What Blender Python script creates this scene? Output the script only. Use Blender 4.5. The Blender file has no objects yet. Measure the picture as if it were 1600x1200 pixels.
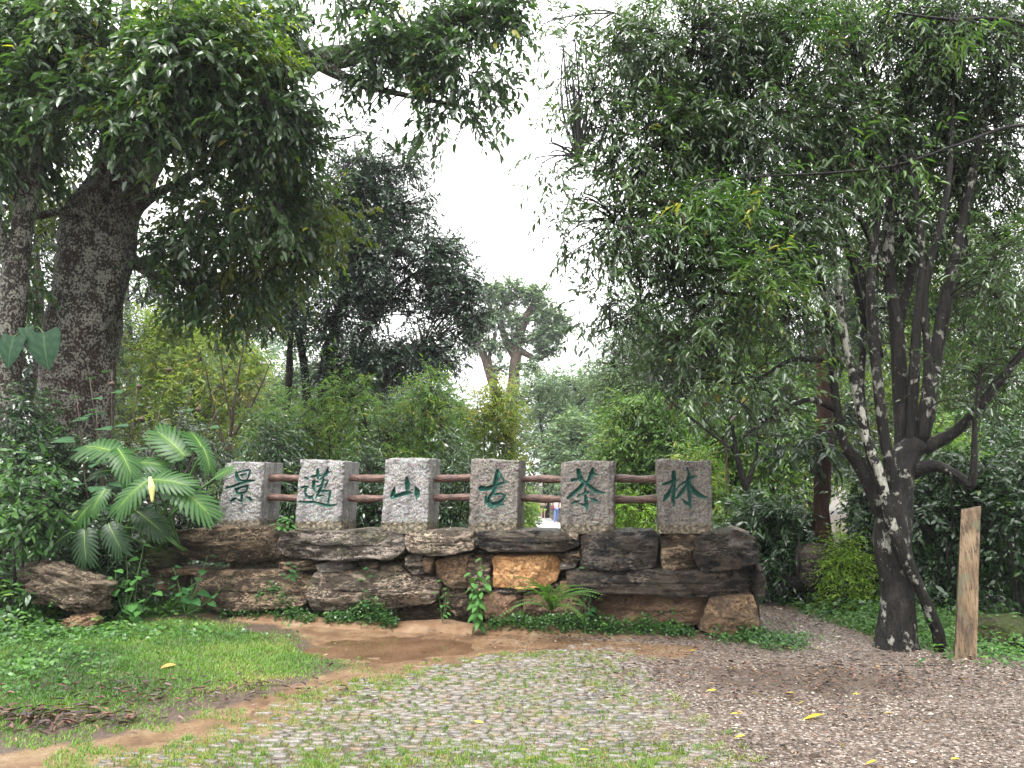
import bpy, math, random
import numpy as np
from mathutils import Vector, Matrix
R = math.radians
HAZE = 0.0006
rng = np.random.default_rng(11); random.seed(11)
sc = bpy.context.scene
col = sc.collection
# ---------------------------------------------------------------- camera, sky, sun, exposure
EYE, PITCH, FPX = 1.6, R(7.1), 1200.0
cam = bpy.data.cameras.new('camera'); cam.sensor_width = 36; cam.lens = 27.0
cam.clip_start = 0.1; cam.clip_end = 2000
camo = bpy.data.objects.new('camera', cam); col.objects.link(camo)
camo.location = (0, 0, EYE); camo.rotation_euler = (R(90) + PITCH, 0, 0)
sc.camera = camo
world = bpy.data.worlds.new('World'); sc.world = world; world.use_nodes = True
wn = world.node_tree; wn.nodes.clear()
SUN_EL, SUN_AZ = R(62), R(200)
sky = wn.nodes.new('ShaderNodeTexSky'); sky.sky_type = 'NISHITA'; sky.sun_disc = False
sky.sun_elevation = SUN_EL; sky.sun_rotation = SUN_AZ; sky.dust_density = 6; sky.air_density = 1.0
hs = wn.nodes.new('ShaderNodeHueSaturation'); hs.inputs['Saturation'].default_value = 0.12
mx = wn.nodes.new('ShaderNodeMix'); mx.data_type = 'RGBA'; mx.inputs[0].default_value = 0.6
mx.inputs[7].default_value = (11.0, 11.0, 10.9, 1)       # the even white cloud deck over the clear-sky model
bg = wn.nodes.new('ShaderNodeBackground'); bg.inputs['Strength'].default_value = 0.10
wo = wn.nodes.new('ShaderNodeOutputWorld')
wn.links.new(sky.outputs[0], hs.inputs['Color']); wn.links.new(hs.outputs[0], mx.inputs[6])
wn.links.new(mx.outputs[2], bg.inputs['Color']); wn.links.new(bg.outputs[0], wo.inputs[0])
sun = bpy.data.lights.new('sun', 'SUN'); sun.energy = 1.3; sun.angle = R(25); sun.color = (1, .97, .92)
suno = bpy.data.objects.new('sun', sun); col.objects.link(suno)
sd = Vector((math.cos(SUN_EL) * math.sin(SUN_AZ), math.cos(SUN_EL) * math.cos(SUN_AZ), math.sin(SUN_EL)))
suno.rotation_euler = sd.to_track_quat('Z', 'Y').to_euler(); suno.location = (0, 0, 30)
sc.view_settings.view_transform = 'Standard'; sc.view_settings.look = 'None'
sc.view_settings.gamma = 1.0; sc.view_settings.exposure = 2.02
try: sc.view_settings.use_curve_mapping = False
except Exception: pass
cy = sc.cycles
cy.max_bounces = 7; cy.diffuse_bounces = 3; cy.glossy_bounces = 2; cy.transmission_bounces = 4
cy.transparent_max_bounces = 4; cy.volume_bounces = 0; cy.caustics_reflective = False; cy.caustics_refractive = False
cy.use_denoising = True; cy.sample_clamp_indirect = 6
try: cy.denoiser = 'OPENIMAGEDENOISE'; cy.denoising_input_passes = 'RGB_ALBEDO_NORMAL'
except Exception: pass

# ---------------------------------------------------------------- noise
TAB = rng.random((32, 32, 32))
def vn(P, s=1.0, off=0.0):
    q = np.asarray(P, float) * s + off
    i = np.floor(q).astype(int); f = q - i; f = f * f * (3 - 2 * f); i &= 31; j = (i + 1) & 31
    x0, y0, z0 = i.T; x1, y1, z1 = j.T; fx, fy, fz = f.T
    a = TAB[x0, y0, z0] * (1 - fx) + TAB[x1, y0, z0] * fx; b = TAB[x0, y1, z0] * (1 - fx) + TAB[x1, y1, z0] * fx
    c = TAB[x0, y0, z1] * (1 - fx) + TAB[x1, y0, z1] * fx; d = TAB[x0, y1, z1] * (1 - fx) + TAB[x1, y1, z1] * fx
    return (a * (1 - fy) + b * fy) * (1 - fz) + (c * (1 - fy) + d * fy) * fz - 0.5
def fbm(P, s=1.0, off=0.0, o=3):
    r = 0; a = 1.0
    for k in range(o): r = r + a * vn(P, s * 2.03 ** k, off + 7.3 * k); a *= .5
    return r
def v2(x, y): return np.stack([np.asarray(x, float), np.asarray(y, float), np.full(np.shape(x), 3.7)], -1)
def sstep(a, b, x): t = np.clip((x - a) / (b - a), 0, 1); return t * t * (3 - 2 * t)

# ---------------------------------------------------------------- the lie of the place
def ray(px, py):
    x = (px - 800) / FPX; y = (600 - py) / FPX
    return np.array([x, math.cos(PITCH) - y * math.sin(PITCH), math.sin(PITCH) + y * math.cos(PITCH)])
def at(px, py, Y):                                   # the point at distance Y ahead
    d = ray(px, py); return d * (Y / d[1]) + np.array([0, 0, EYE])
def gpt(px, py):                                     # the point on flat ground
    d = ray(px, py); t = -EYE / d[2]; return np.array([d[0] * t, d[1] * t])
WA = R(9); WO = np.array([-0.36, 8.6]); WU = np.array([math.cos(WA), -math.sin(WA)]); WN = np.array([math.sin(WA), math.cos(WA)])
def wall_uz(px, py, v=0.0):                          # along-wall coordinate and height on the plane v behind the wall face
    d = ray(px, py); t = (v + WO @ WN) / (d[:2] @ WN); p = d * t
    return (p[:2] - WO) @ WU, p[2] + EYE
def wpt(u, v, z):
    u, v, z = np.broadcast_arrays(np.asarray(u, float), np.asarray(v, float), np.asarray(z, float))
    return np.stack([WO[0] + u * WU[0] + v * WN[0], WO[1] + u * WU[1] + v * WN[1], z], -1)
def gz(x, y):
    x = np.asarray(x, float); y = np.asarray(y, float)
    z = 0.018 * vn(v2(x, y), 1.1) + 0.012 * vn(v2(x, y), 2.7, 5)
    z = z - 0.77 * sstep(11, 36, y) + sstep(60, 160, y) * 3
    z = z - 0.045 * np.exp(-(((x + 1.15) / 1.0) ** 2 + ((y - 7.72) / .5) ** 2)) # the hollow that holds the puddle
    z = z + 0.03 * fbm(v2(x, y), 4.5, 3, 2) * np.exp(-(((x + 1.15) / 1.5) ** 2 + ((y - 7.7) / .6) ** 2))
    z = z + 0.07 * sstep(-1.6, -3.6, x) * sstep(5, 7, y) * (1 - sstep(12, 20, y)) # lawn side a little higher
    return z
def inpoly(x, y, poly):
    x = np.asarray(x); y = np.asarray(y); r = np.zeros(x.shape, bool); n = len(poly)
    for i in range(n):
        x0, y0 = poly[i]; x1, y1 = poly[(i + 1) % n]
        if y0 == y1: continue
        c = ((y0 > y) != (y1 > y)) & (x < (x1 - x0) * (y - y0) / (y1 - y0) + x0); r ^= c
    return r
def pdist(x, y, poly):                               # distance to the outline, positive inside
    d = np.full(np.shape(x), 1e9); n = len(poly)
    for i in range(n):
        a = np.array(poly[i]); b = np.array(poly[(i + 1) % n]); e = b - a
        t = np.clip(((x - a[0]) * e[0] + (y - a[1]) * e[1]) / max(e @ e, 1e-9), 0, 1)
        d = np.minimum(d, np.hypot(x - a[0] - t * e[0], y - a[1] - t * e[1]))
    return np.where(inpoly(x, y, poly), d, -d)

# ---------------------------------------------------------------- objects
def mesh_np(name, V, faces, attrs=None, smooth=False):
    V = np.asarray(V, np.float32).reshape(-1, 3); me = bpy.data.meshes.new(name)
    faces = [np.asarray(f, np.int32) for f in faces if len(f)]
    me.vertices.add(len(V)); me.vertices.foreach_set('co', V.ravel())
    idx = np.concatenate([f.ravel() for f in faces]); tot = np.concatenate([np.full(len(f), f.shape[1], np.int32) for f in faces])
    me.loops.add(len(idx)); me.loops.foreach_set('vertex_index', idx)
    me.polygons.add(len(tot)); st = np.zeros(len(tot), np.int32); st[1:] = np.cumsum(tot)[:-1]
    me.polygons.foreach_set('loop_start', st)
    try: me.polygons.foreach_set('loop_total', tot)
    except Exception: pass
    if smooth: me.polygons.foreach_set('use_smooth', np.ones(len(tot), bool))
    for k, a in (attrs or {}).items():
        at_ = me.attributes.new(k, 'FLOAT', 'POINT'); at_.data.foreach_set('value', np.asarray(a, np.float32))
    me.update(calc_edges=True); me.validate(); return me
def tag(o, label=None, cat=None, group=None, kind=None):
    for k, v in (('label', label), ('category', cat), ('group', group), ('kind', kind)):
        if v: o[k] = v
    return o
def empty(name, loc, label=None, cat=None, group=None, kind=None):
    o = bpy.data.objects.new(name, None); o.location = [float(a) for a in loc]; o.empty_display_size = .1
    col.objects.link(o); return tag(o, label, cat, group, kind)
def obj(name, geo, mat, parent=None, smooth=False, local=False, kind=None, label=None):
    """geo: (V, faces[, attrs]) in place coordinates, or a ready mesh in the parent's own."""
    if isinstance(geo, bpy.types.Mesh): me = geo
    else:
        V = np.asarray(geo[0], float)
        if parent is not None and not local: V = V - np.array(parent.location if parent.parent is None else parent.parent.location)
        me = mesh_np(name, V, geo[1], geo[2] if len(geo) > 2 else None, smooth)
    if mat is not None and not len(me.materials): me.materials.append(mat)
    o = bpy.data.objects.new(name, me); col.objects.link(o)
    if parent is not None: o.parent = parent
    return tag(o, label, None, None, kind)
class MB:                                            # joins pieces into one mesh
    def __init__(s): s.V = []; s.F = {}; s.n = 0; s.A = {}
    def add(s, V, faces, attrs=None):
        V = np.asarray(V, float).reshape(-1, 3); s.V.append(V)
        for f in faces:
            f = np.asarray(f, int)
            if len(f): s.F.setdefault(f.shape[1], []).append(f + s.n)
        for k, a in (attrs or {}).items(): s.A.setdefault(k, []).append(np.broadcast_to(a, (len(V),)))
        s.n += len(V); return s
    def geo(s):
        return (np.concatenate(s.V), [np.concatenate(f) for f in s.F.values()], {k: np.concatenate(a) for k, a in s.A.items()})
def smooth_path(P, rad, m):
    P = np.asarray(P, float); rad = np.asarray(rad, float); n = len(P)
    Q = np.vstack([2 * P[0] - P[1], P, 2 * P[-1] - P[-2]]); out = []; ro = []
    for i in range(n - 1):
        p0, p1, p2, p3 = Q[i:i + 4]
        for t in np.arange(m) / m:
            out.append(.5 * (2 * p1 + (p2 - p0) * t + (2 * p0 - 5 * p1 + 4 * p2 - p3) * t * t + (3 * p1 - p0 - 3 * p2 + p3) * t ** 3))
            ro.append(rad[i] * (1 - t) + rad[i + 1] * t)
    out.append(P[-1]); ro.append(rad[-1]); return np.array(out), np.array(ro)
def tube(P, rad, sides=10, amp=0.0, ns=3.0, off=0.0):
    P = np.asarray(P, float); rad = np.asarray(rad, float); n = len(P)
    T = np.gradient(P, axis=0); T /= np.linalg.norm(T, axis=1)[:, None] + 1e-9
    a = np.array([0, 0, 1.0]) if abs(T[0][2]) < .9 else np.array([1.0, 0, 0]); u = np.cross(T[0], a); V = []
    th = np.arange(sides) * 2 * np.pi / sides
    for i in range(n):
        u = u - T[i] * (u @ T[i]); u /= np.linalg.norm(u) + 1e-9; w = np.cross(T[i], u)
        V.append(P[i] + rad[i] * (np.cos(th)[:, None] * u + np.sin(th)[:, None] * w))
    V = np.array(V).reshape(-1, 3)
    if amp:
        c = np.repeat(P, sides, 0); rr = np.repeat(rad, sides)
        k = fbm(V * np.array([1, 1, .45]), ns, off) * amp; V = c + (V - c) * (1 + k[:, None])
    i = np.arange(n - 1)[:, None] * sides; j = np.arange(sides)[None]; k = (j + 1) % sides
    F = np.stack([i + j, i + k, i + sides + k, i + sides + j], -1).reshape(-1, 4)
    V = np.vstack([V, P[0], P[-1]]); m = len(V)
    j = np.arange(sides); k = (j + 1) % sides
    C = np.vstack([np.stack([k, j, np.full(sides, m - 2)], -1), np.stack([(n - 1) * sides + j, (n - 1) * sides + k, np.full(sides, m - 1)], -1)])
    return V, [F, C]
def bez(A, B, C, r0, r1, S=3, sides=3):              # many thin twigs at once
    N = len(A); t = np.linspace(0, 1, S + 1)[None, :, None]
    P = (1 - t) ** 2 * A[:, None] + 2 * t * (1 - t) * B[:, None] + t * t * C[:, None]
    T = np.gradient(P, axis=1); T /= np.linalg.norm(T, axis=2, keepdims=True) + 1e-9
    u = np.cross(T, np.array([.31, .87, .38])); u /= np.linalg.norm(u, axis=2, keepdims=True) + 1e-9; w = np.cross(T, u)
    r = np.asarray(r0).reshape(-1, 1) * (1 - t[..., 0]) + np.asarray(r1).reshape(-1, 1) * t[..., 0] + np.zeros((N, 1))
    th = np.arange(sides) * 2 * np.pi / sides
    V = P[:, :, None] + r[:, :, None, None] * (np.cos(th)[:, None] * u[:, :, None] + np.sin(th)[:, None] * w[:, :, None])
    b = (np.arange(N) * (S + 1) * sides)[:, None, None]; i = (np.arange(S) * sides)[None, :, None]; j = np.arange(sides)[None, None]; k = (j + 1) % sides
    F = np.stack(np.broadcast_arrays(b + i + j, b + i + k, b + i + sides + k, b + i + sides + j), -1).reshape(-1, 4)
    return V.reshape(-1, 3), [F]
LEAFT = {  # u along, v across, w fold ; faces
 3: (np.array([(0, 0, 0), (.28, -.42, .1), (.28, 0, -.02), (.28, .42, .1), (.68, -.34, .04), (.68, 0, -.05), (.68, .34, .04), (1, 0, -.12)]),
     [np.array([(0, 1, 2), (0, 2, 3), (4, 7, 5), (5, 7, 6)]), np.array([(1, 4, 5, 2), (2, 5, 6, 3)])]),
 2: (np.array([(0, 0, 0), (.3, -.42, .05), (.3, .42, .05), (.7, -.33, 0), (.7, .33, 0), (1, 0, -.1)]), [np.array([(0, 1, 2), (3, 5, 4)]), np.array([(1, 3, 4, 2)])]),
 1: (np.array([(0, 0, 0), (.45, -.45, .07), (1, 0, -.06), (.45, .45, .07)]), [np.array([(0, 1, 2), (0, 2, 3)])])}
def nrm(a): return a / (np.linalg.norm(a, axis=-1, keepdims=True) + 1e-9)
def leaves(P, D, U, L, W, tint, lod=2):
    T, F = LEAFT[lod]; D = nrm(D); S = nrm(np.cross(D, U)); Nn = np.cross(S, D); N = len(P)
    L = np.broadcast_to(L, (N,)); W = np.broadcast_to(W, (N,))
    V = P[:, None] + T[None, :, 0:1] * (L[:, None, None] * D[:, None]) + T[None, :, 1:2] * (W[:, None, None] * S[:, None]) + T[None, :, 2:3] * (L[:, None, None] * Nn[:, None])
    m = len(T); b = (np.arange(N) * m)[:, None, None]
    return V.reshape(-1, 3), [(f[None] + b).reshape(-1, f.shape[1]) for f in F], {'tint': np.repeat(tint, m)}

# ---------------------------------------------------------------- materials
class NT:
    def __init__(s, name):
        s.m = bpy.data.materials.new(name); s.m.use_nodes = True; s.t = s.m.node_tree
        s.b = s.t.nodes['Principled BSDF']; s.out = s.t.nodes['Material Output']
    def n(s, typ, **kw):
        nd = s.t.nodes.new(typ)
        for k, v in kw.items():
            if k.startswith('_'): setattr(nd, k[1:], v)
            else: s.set(nd, k, v)
        return nd
    def set(s, nd, k, v):
        i = nd.inputs[int(k[1:])] if k[0] == 'i' and k[1:].isdigit() else nd.inputs[k.replace('_', ' ')]
        if isinstance(v, bpy.types.NodeSocket): s.t.links.new(v, i)
        elif isinstance(v, bpy.types.Node): s.t.links.new(v.outputs[0], i)
        else: i.default_value = v if not (isinstance(v, tuple) and len(v) == 3 and i.type == 'RGBA') else v + (1,)
    def co(s, scale=(1, 1, 1), rot=(0, 0, 0), which='Object'):
        c = s.n('ShaderNodeTexCoord'); m = s.n('ShaderNodeMapping', Vector=c.outputs[which]); m.inputs['Scale'].default_value = scale; m.inputs['Rotation'].default_value = rot
        return m.outputs[0]
    def noise(s, scale, co=None, det=5, rough=.55, dist=0): return s.n('ShaderNodeTexNoise', Vector=co or s.co(), Scale=scale, Detail=det, Roughness=rough, Distortion=dist).outputs[0]
    def voro(s, scale, co=None, feat='F1', out='Distance'):
        nd = s.n('ShaderNodeTexVoronoi', _feature=feat, Vector=co or s.co(), Scale=scale); return nd.outputs[out]
    def attr(s, name): return s.n('ShaderNodeAttribute', _attribute_name=name).outputs['Fac']
    def ramp(s, fac, stops, interp='LINEAR'):
        r = s.n('ShaderNodeValToRGB', Fac=fac); e = r.color_ramp.elements; r.color_ramp.interpolation = interp
        while len(e) < len(stops): e.new(.5)
        for k, (p, c) in enumerate(stops):
            e[k].position = p; e[k].color = (c if isinstance(c, tuple) else (c, c, c)) + (1,)
        return r.outputs[0]
    def mix(s, f, a, b, mode='MIX'):
        m = s.n('ShaderNodeMix', _data_type='RGBA', _blend_type=mode)
        for i, v in ((0, f), (6, a), (7, b)):
            s.set(m, 'i%d' % i, v)
        return m.outputs[2]
    def math(s, op, a, b=0.0, clamp=False):
        m = s.n('ShaderNodeMath', _operation=op, _use_clamp=clamp); s.set(m, 'i0', a); s.set(m, 'i1', b); return m.outputs[0]
    def bump(s, h, strength=.5, dist=.01, normal=None):
        b = s.n('ShaderNodeBump', Height=h, Strength=strength, Distance=dist)
        if normal: s.set(b, 'Normal', normal)
        return b.outputs[0]
    def done(s, color, rough=.6, normal=None, spec=.5):
        s.set(s.b, 'Base Color', color); s.set(s.b, 'Roughness', rough); s.set(s.b, 'Specular IOR Level', spec)
        if normal: s.set(s.b, 'Normal', normal)
        return s.m
def leaf_mat(name, stops, rough=.4, trans=.3, spec=.5):
    t = NT(name); c = t.ramp(t.attr('tint'), stops); t.done(c, rough, spec=spec)
    tr = t.n('ShaderNodeBsdfTranslucent', Color=t.mix(1.0, c, (1.5, 1.7, .7), 'MULTIPLY'))
    ms = t.n('ShaderNodeMixShader', Fac=trans); t.t.links.new(t.b.outputs[0], ms.inputs[1]); t.t.links.new(tr.outputs[0], ms.inputs[2])
    t.t.links.new(ms.outputs[0], t.out.inputs[0]); return t.m
M = {}
#            dark            mid                 fresh tips            odd (yellow / dead) leaves
M['lf_right'] = leaf_mat('leaves dark glossy', [(0, (.022, .040, .018)), (.45, (.044, .082, .031)), (.8, (.068, .122, .042)), (.93, (.11, .19, .04)), (.975, (.3, .26, .03)), (1, (.07, .035, .03))], .3, .38, .9)
M['lf_left'] = leaf_mat('leaves deep green', [(0, (.017, .036, .016)), (.5, (.042, .085, .031)), (.82, (.072, .135, .042)), (.94, (.13, .22, .03)), (1, (.33, .3, .03))], .32, .38, .9)
M['lf_soft'] = leaf_mat('leaves soft green', [(0, (.026, .062, .02)), (.6, (.055, .118, .03)), (.92, (.11, .18, .04)), (1, (.3, .26, .04))], .36, .35)
M['lf_backlit'] = leaf_mat('leaves olive backlit', [(0, (.03, .05, .012)), (.5, (.06, .085, .016)), (1, (.12, .12, .02))], .4, .5)  # backlight through the lower left crown put into the leaf colour
M['lf_mid'] = leaf_mat('leaves blue green', [(0, (.012, .026, .016)), (.6, (.024, .05, .028)), (.9, (.04, .08, .04)), (1, (.08, .13, .04))], .3, .25, .9)
M['lf_fresh'] = leaf_mat('leaves fresh green', [(0, (.035, .085, .024)), (.5, (.085, .175, .038)), (.85, (.16, .26, .05)), (1, (.3, .3, .07))], .4, .45)
M['lf_yellow'] = leaf_mat('leaves yellow green', [(0, (.05, .09, .02)), (.4, (.13, .2, .03)), (.8, (.24, .28, .045)), (1, (.34, .22, .04))], .45, .45)
M['lf_lime'] = leaf_mat('leaves lime', [(0, (.08, .17, .015)), (.5, (.17, .3, .025)), (1, (.32, .44, .05))], .45, .5)
M['lf_tea'] = leaf_mat('leaves tea bush', [(0, (.014, .035, .016)), (.6, (.032, .075, .026)), (.9, (.06, .13, .03)), (1, (.14, .22, .04))], .27, .25, 1.0)
M['lf_far_haze'] = leaf_mat('leaves far wood haze paled', [(0, (.06, .11, .07)), (.5, (.105, .17, .09)), (1, (.18, .25, .11))], .5, .3)  # leaf colour paled to carry some of the distance haze
M['weed'] = leaf_mat('leaves weeds', [(0, (.025, .075, .02)), (.5, (.06, .15, .03)), (.85, (.11, .23, .04)), (1, (.2, .3, .05))], .38, .35)
M['grass'] = leaf_mat('grass blades', [(0, (.03, .085, .014)), (.45, (.075, .17, .022)), (.8, (.14, .25, .035)), (1, (.27, .27, .08))], .5, .4)
M['litter'] = leaf_mat('dead leaves', [(0, (.02, .014, .013)), (.5, (.06, .034, .028)), (.8, (.14, .07, .05)), (.93, (.28, .17, .1)), (1, (.4, .28, .06))], .45, .1)
M['creeper'] = leaf_mat('leaves creeper', [(0, (.014, .045, .014)), (.5, (.038, .10, .024)), (.85, (.08, .17, .035)), (1, (.17, .27, .05))], .34, .3)
M['yellow_leaf'] = leaf_mat('fallen yellow leaf', [(0, (.55, .42, .03)), (1, (.7, .55, .05))], .4, .2)
def big_leaf(name, base, vein, rough=.28):
    t = NT(name); a = t.attr('vein'); c = t.mix(t.math('MULTIPLY', a, .75), t.ramp(t.noise(9), [(.3, tuple(k * .7 for k in base)), (.7, base)]), vein)
    n = t.bump(t.attr('vein'), .3, .01); t.done(c, rough + .1, n, .22)
    tr = t.n('ShaderNodeBsdfTranslucent', Color=t.mix(1.0, c, (1.4, 1.6, .6), 'MULTIPLY'))
    ms = t.n('ShaderNodeMixShader', Fac=.25); t.t.links.new(t.b.outputs[0], ms.inputs[1]); t.t.links.new(tr.outputs[0], ms.inputs[2])
    t.t.links.new(ms.outputs[0], t.out.inputs[0]); return t.m
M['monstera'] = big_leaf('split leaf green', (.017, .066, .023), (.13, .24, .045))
M['monstera_shaded'] = big_leaf('split leaf shaded', (.007, .027, .012), (.06, .12, .035))  # darker copy of the leaf green, shade under upper leaves put into the colour
M['heart'] = big_leaf('heart leaf green', (.016, .055, .026), (.07, .13, .06), .5)
M['weed_leaf'] = big_leaf('weed leaf green', (.06, .17, .04), (.12, .26, .06), .35)
M['weed_deep'] = big_leaf('weed leaf deep green', (.035, .11, .035), (.06, .16, .05), .32)
M['shrub_leaf'] = big_leaf('shrub leaf green', (.05, .12, .055), (.1, .19, .08), .4)
def plain(name, c, rough=.6, spec=.4, ns=20, var=.3, bump=.3):
    t = NT(name); n = t.noise(ns)
    return t.done(t.ramp(n, [(.3, tuple(k * (1 - var) for k in c)), (.7, tuple(min(1, k * (1 + var)) for k in c))]), rough, t.bump(n, bump, .004), spec)
M['stalk'] = plain('green stalk', (.06, .13, .035), .45)
M['midrib'] = plain('pale midrib', (.2, .29, .075), .4)
M['stem_brown'] = plain('brown stem', (.06, .04, .028), .7)
def bark(name, dark, mid, pale, lichen, lo=.58, hi=.62, scale=7, rough=.6, stretch=.35, red=None, ridge=.6, spec=.18):
    t = NT(name); co = t.co((1, 1, stretch)); n = t.noise(scale, co, 8, .65); f = t.noise(scale * 5, co, 6, .7)
    c = t.ramp(n, [(.25, dark), (.5, mid), (.75, pale)])
    c = t.mix(t.ramp(f, [(.35, .75), (.6, 0.0)]), c, dark)
    if red:
        z = t.n('ShaderNodeSeparateXYZ', Vector=t.co()).outputs[2]
        c = t.mix(t.math('MULTIPLY', t.ramp(t.math('ADD', t.math('MULTIPLY', z, .16), t.math('MULTIPLY', n, .5)), [(.45, 1.0), (.95, 0.0)]), t.ramp(t.noise(3.2), [(.4, 0.0), (.55, .85)])), c, red)
    ln = t.math('ADD', t.math('MULTIPLY', t.noise(scale * 1.1, t.co((1, 1, .8)), 9, .68), .7), t.math('MULTIPLY', t.noise(scale * .2, det=4), .3))
    mk = t.ramp(ln, [(lo, 0.0), (hi, 1.0)])
    c = t.mix(mk, c, t.mix(t.ramp(f, [(.4, 0.0), (.6, 1.0)]), lichen, tuple(k * .6 for k in lichen)))
    h = t.math('ADD', t.math('MULTIPLY', n, 1.0), t.math('ADD', t.math('MULTIPLY', f, ridge), t.math('MULTIPLY', mk, .15)))
    return t.done(c, rough, t.bump(h, 1.0, .035), spec)
M['bark_big'] = bark('bark lichen grey', (.004, .003, .003), (.026, .019, .015), (.08, .063, .052), (.27, .27, .225), .495, .54, 30, stretch=.7, red=(.04, .011, .007))
M['bark_right'] = bark('bark black with white lichen', (.003, .0026, .0024), (.011, .0095, .0085), (.04, .036, .032), (.25, .25, .215), .555, .585, 11, .5)
M['bark_pale'] = bark('bark pale lichen stem', (.003, .003, .003), (.012, .011, .01), (.05, .05, .045), (.36, .36, .31), .50, .525, 10, .6)
M['bark_dark'] = bark('bark dark wet', (.003, .0025, .002), (.008, .007, .006), (.025, .022, .019), (.10, .15, .11), .62, .7, 6)
M['bark_brown'] = bark('bark brown', (.03, .02, .014), (.08, .055, .04), (.16, .12, .09), (.25, .25, .2), .64, .7, 8)
M['bark_red'] = bark('bark red bare trunk', (.010, .004, .003), (.038, .016, .010), (.11, .052, .03), (.3, .25, .18), .7, .8, 6, stretch=.12, ridge=1.2)
M['twig'] = plain('dark twig', (.007, .006, .005), .6)
M['twig_grey'] = plain('grey twig', (.1, .09, .075), .7)
def rock(name, dark, mid, pale, moss=.15, strata=7.0, rough=.42, wet=.5, seed=0.0, patch=None, grain=1.0):
    t = NT(name); co = t.co((1, 1, strata)); c0 = t.co()
    nd = t.n('ShaderNodeMapping', Vector=c0); nd.inputs['Location'].default_value = (seed, seed, seed); c0 = nd.outputs[0]
    s = t.noise(2.3, co, 10, .66, .9); f = t.noise(26, t.co((1, 1, 1 + strata * .22)), 7, .72); ck = t.voro(5.5, t.n('ShaderNodeVectorMath', _operation='ADD', i0=t.co((1, 1, 2.2)), i1=t.n('ShaderNodeTexNoise', Vector=c0, Scale=6.0, Detail=5.0).outputs[1]).outputs[0], 'DISTANCE_TO_EDGE'); b = t.noise(3.8, c0, 6, .62, .6); g = t.noise(75, c0, 4, .7)
    c = t.ramp(s, [(.36, dark), (.44, mid), (.49, dark), (.54, mid), (.58, dark), (.64, pale)])
    c = t.mix(t.ramp(b, [(.44, 0.0), (.58, .8)]), c, t.ramp(f, [(.36, dark), (.47, mid), (.6, pale)]))
    c = t.mix(t.ramp(f, [(.42, .95 * grain), (.5, 0.0)]), c, dark)
    c = t.mix(t.ramp(ck, [(0.0, .9 * grain), (.035, 0.0)]), c, dark)
    c = t.mix(t.math('MULTIPLY', t.ramp(f, [(.54, 0.0), (.62, .9 * grain)]), t.ramp(t.noise(4.2, c0, 5), [(.46, 0.0), (.56, 1.0)])), c, pale)
    c = t.mix(t.ramp(g, [(.56, 0.0), (.66, .55 * grain)]), c, tuple(min(1, k * 1.7) for k in pale))
    wd = t.noise(2.6, t.co((1, 1, 2.2)), 7, .6, .8); c = t.mix(t.ramp(wd, [(.49, 0.0), (.545, .88 * grain)]), c, t.mix(.35, dark, mid))
    bn = t.noise(3.3, t.co((1, 1, 3.2), (.3, .1, 0)), 7, .6, .5); c = t.mix(t.ramp(bn, [(.54, 0.0), (.59, .75 * grain)]), c, t.mix(.5, mid, pale))
    rn = t.n('ShaderNodeObjectInfo').outputs['Random']; c = t.mix(.85, c, t.ramp(rn, [(0, (.62, .6, .58)), (.3, (1.25, 1.1, .92)), (.6, (.85, .86, .9)), (.8, (1.4, 1.3, 1.15)), (1, (.95, .8, .66))]), 'MULTIPLY')
    if patch: c = t.mix(t.ramp(t.noise(3.4, c0, 6, .6), [(.5, 0.0), (.58, .85)]), c, patch)
    mo = t.math('MULTIPLY', t.ramp(t.noise(3.5, c0, 8, .65), [(.56 - moss * .3, 0.0), (.66 - moss * .3, 1.0)]), min(1, moss * 3.5))
    up = t.n('ShaderNodeSeparateXYZ', Vector=t.n('ShaderNodeNewGeometry').outputs['Normal']).outputs[2]
    mo = t.math('MULTIPLY', mo, t.ramp(up, [(.0, .35), (.5, 1.0)]))
    c = t.mix(mo, c, t.ramp(f, [(.35, (.02, .035, .008)), (.7, (.09, .11, .02))]))
    h = t.math('ADD', t.math('MULTIPLY', s, 1.5), t.math('ADD', t.math('MULTIPLY', f, .5), t.math('ADD', t.math('MULTIPLY', g, .2), t.ramp(ck, [(0.0, 0.0), (.05, .5)]))))
    return t.done(c, t.ramp(b, [(.35, rough - .12), (.65, rough + .25)]), t.bump(h, 1.0, .09), wet * .65)
M['rk_dark'] = rock('schist black', (.002, .002, .003), (.015, .0145, .017), (.28, .235, .19), .08, 8, .3, .75, 1.3, (.06, .043, .031))
M['rk_brown'] = rock('schist brown', (.007, .0055, .004), (.12, .088, .064), (.50, .39, .28), .08, 5, .42, .5, 4.1)
M['rk_grey'] = rock('schist grey brown', (.010, .0085, .007), (.15, .122, .098), (.54, .455, .375), .1, 5, .42, .5, 7.7)
M['rk_tan'] = rock('sandstone tan', (.06, .038, .024), (.25, .17, .105), (.48, .35, .225), .06, 2.2, .5, .45, 2.9, (.12, .085, .06), .5)
M['rk_red'] = rock('sandstone red brown', (.045, .028, .02), (.19, .11, .072), (.34, .22, .145), .06, 2.0, .5, .45, 5.2, (.2, .13, .075), .5)
M['rk_orange'] = rock('sandstone orange', (.2, .1, .045), (.42, .245, .115), (.60, .44, .27), .02, .8, .5, .4, 3.3, None, .3)
M['rk_buff'] = rock('boulder buff', (.018, .013, .009), (.19, .145, .1), (.52, .44, .33), .1, 5, .45, .45, 1.7)
M['rk_pale'] = rock('stone pale', (.12, .1, .085), (.3, .26, .23), (.48, .44, .4), .05, 2.5, .45, .5, 9.1)
M['rk_moss'] = rock('stone mossy', (.015, .014, .010), (.06, .055, .035), (.16, .14, .1), .6, 2.5, .5, .4, 6.4)
M['mortar'] = rock('mortar and rubble core', (.012, .010, .008), (.05, .038, .028), (.14, .11, .08), .3, 1.6, .55, .4, 8.8)
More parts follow.
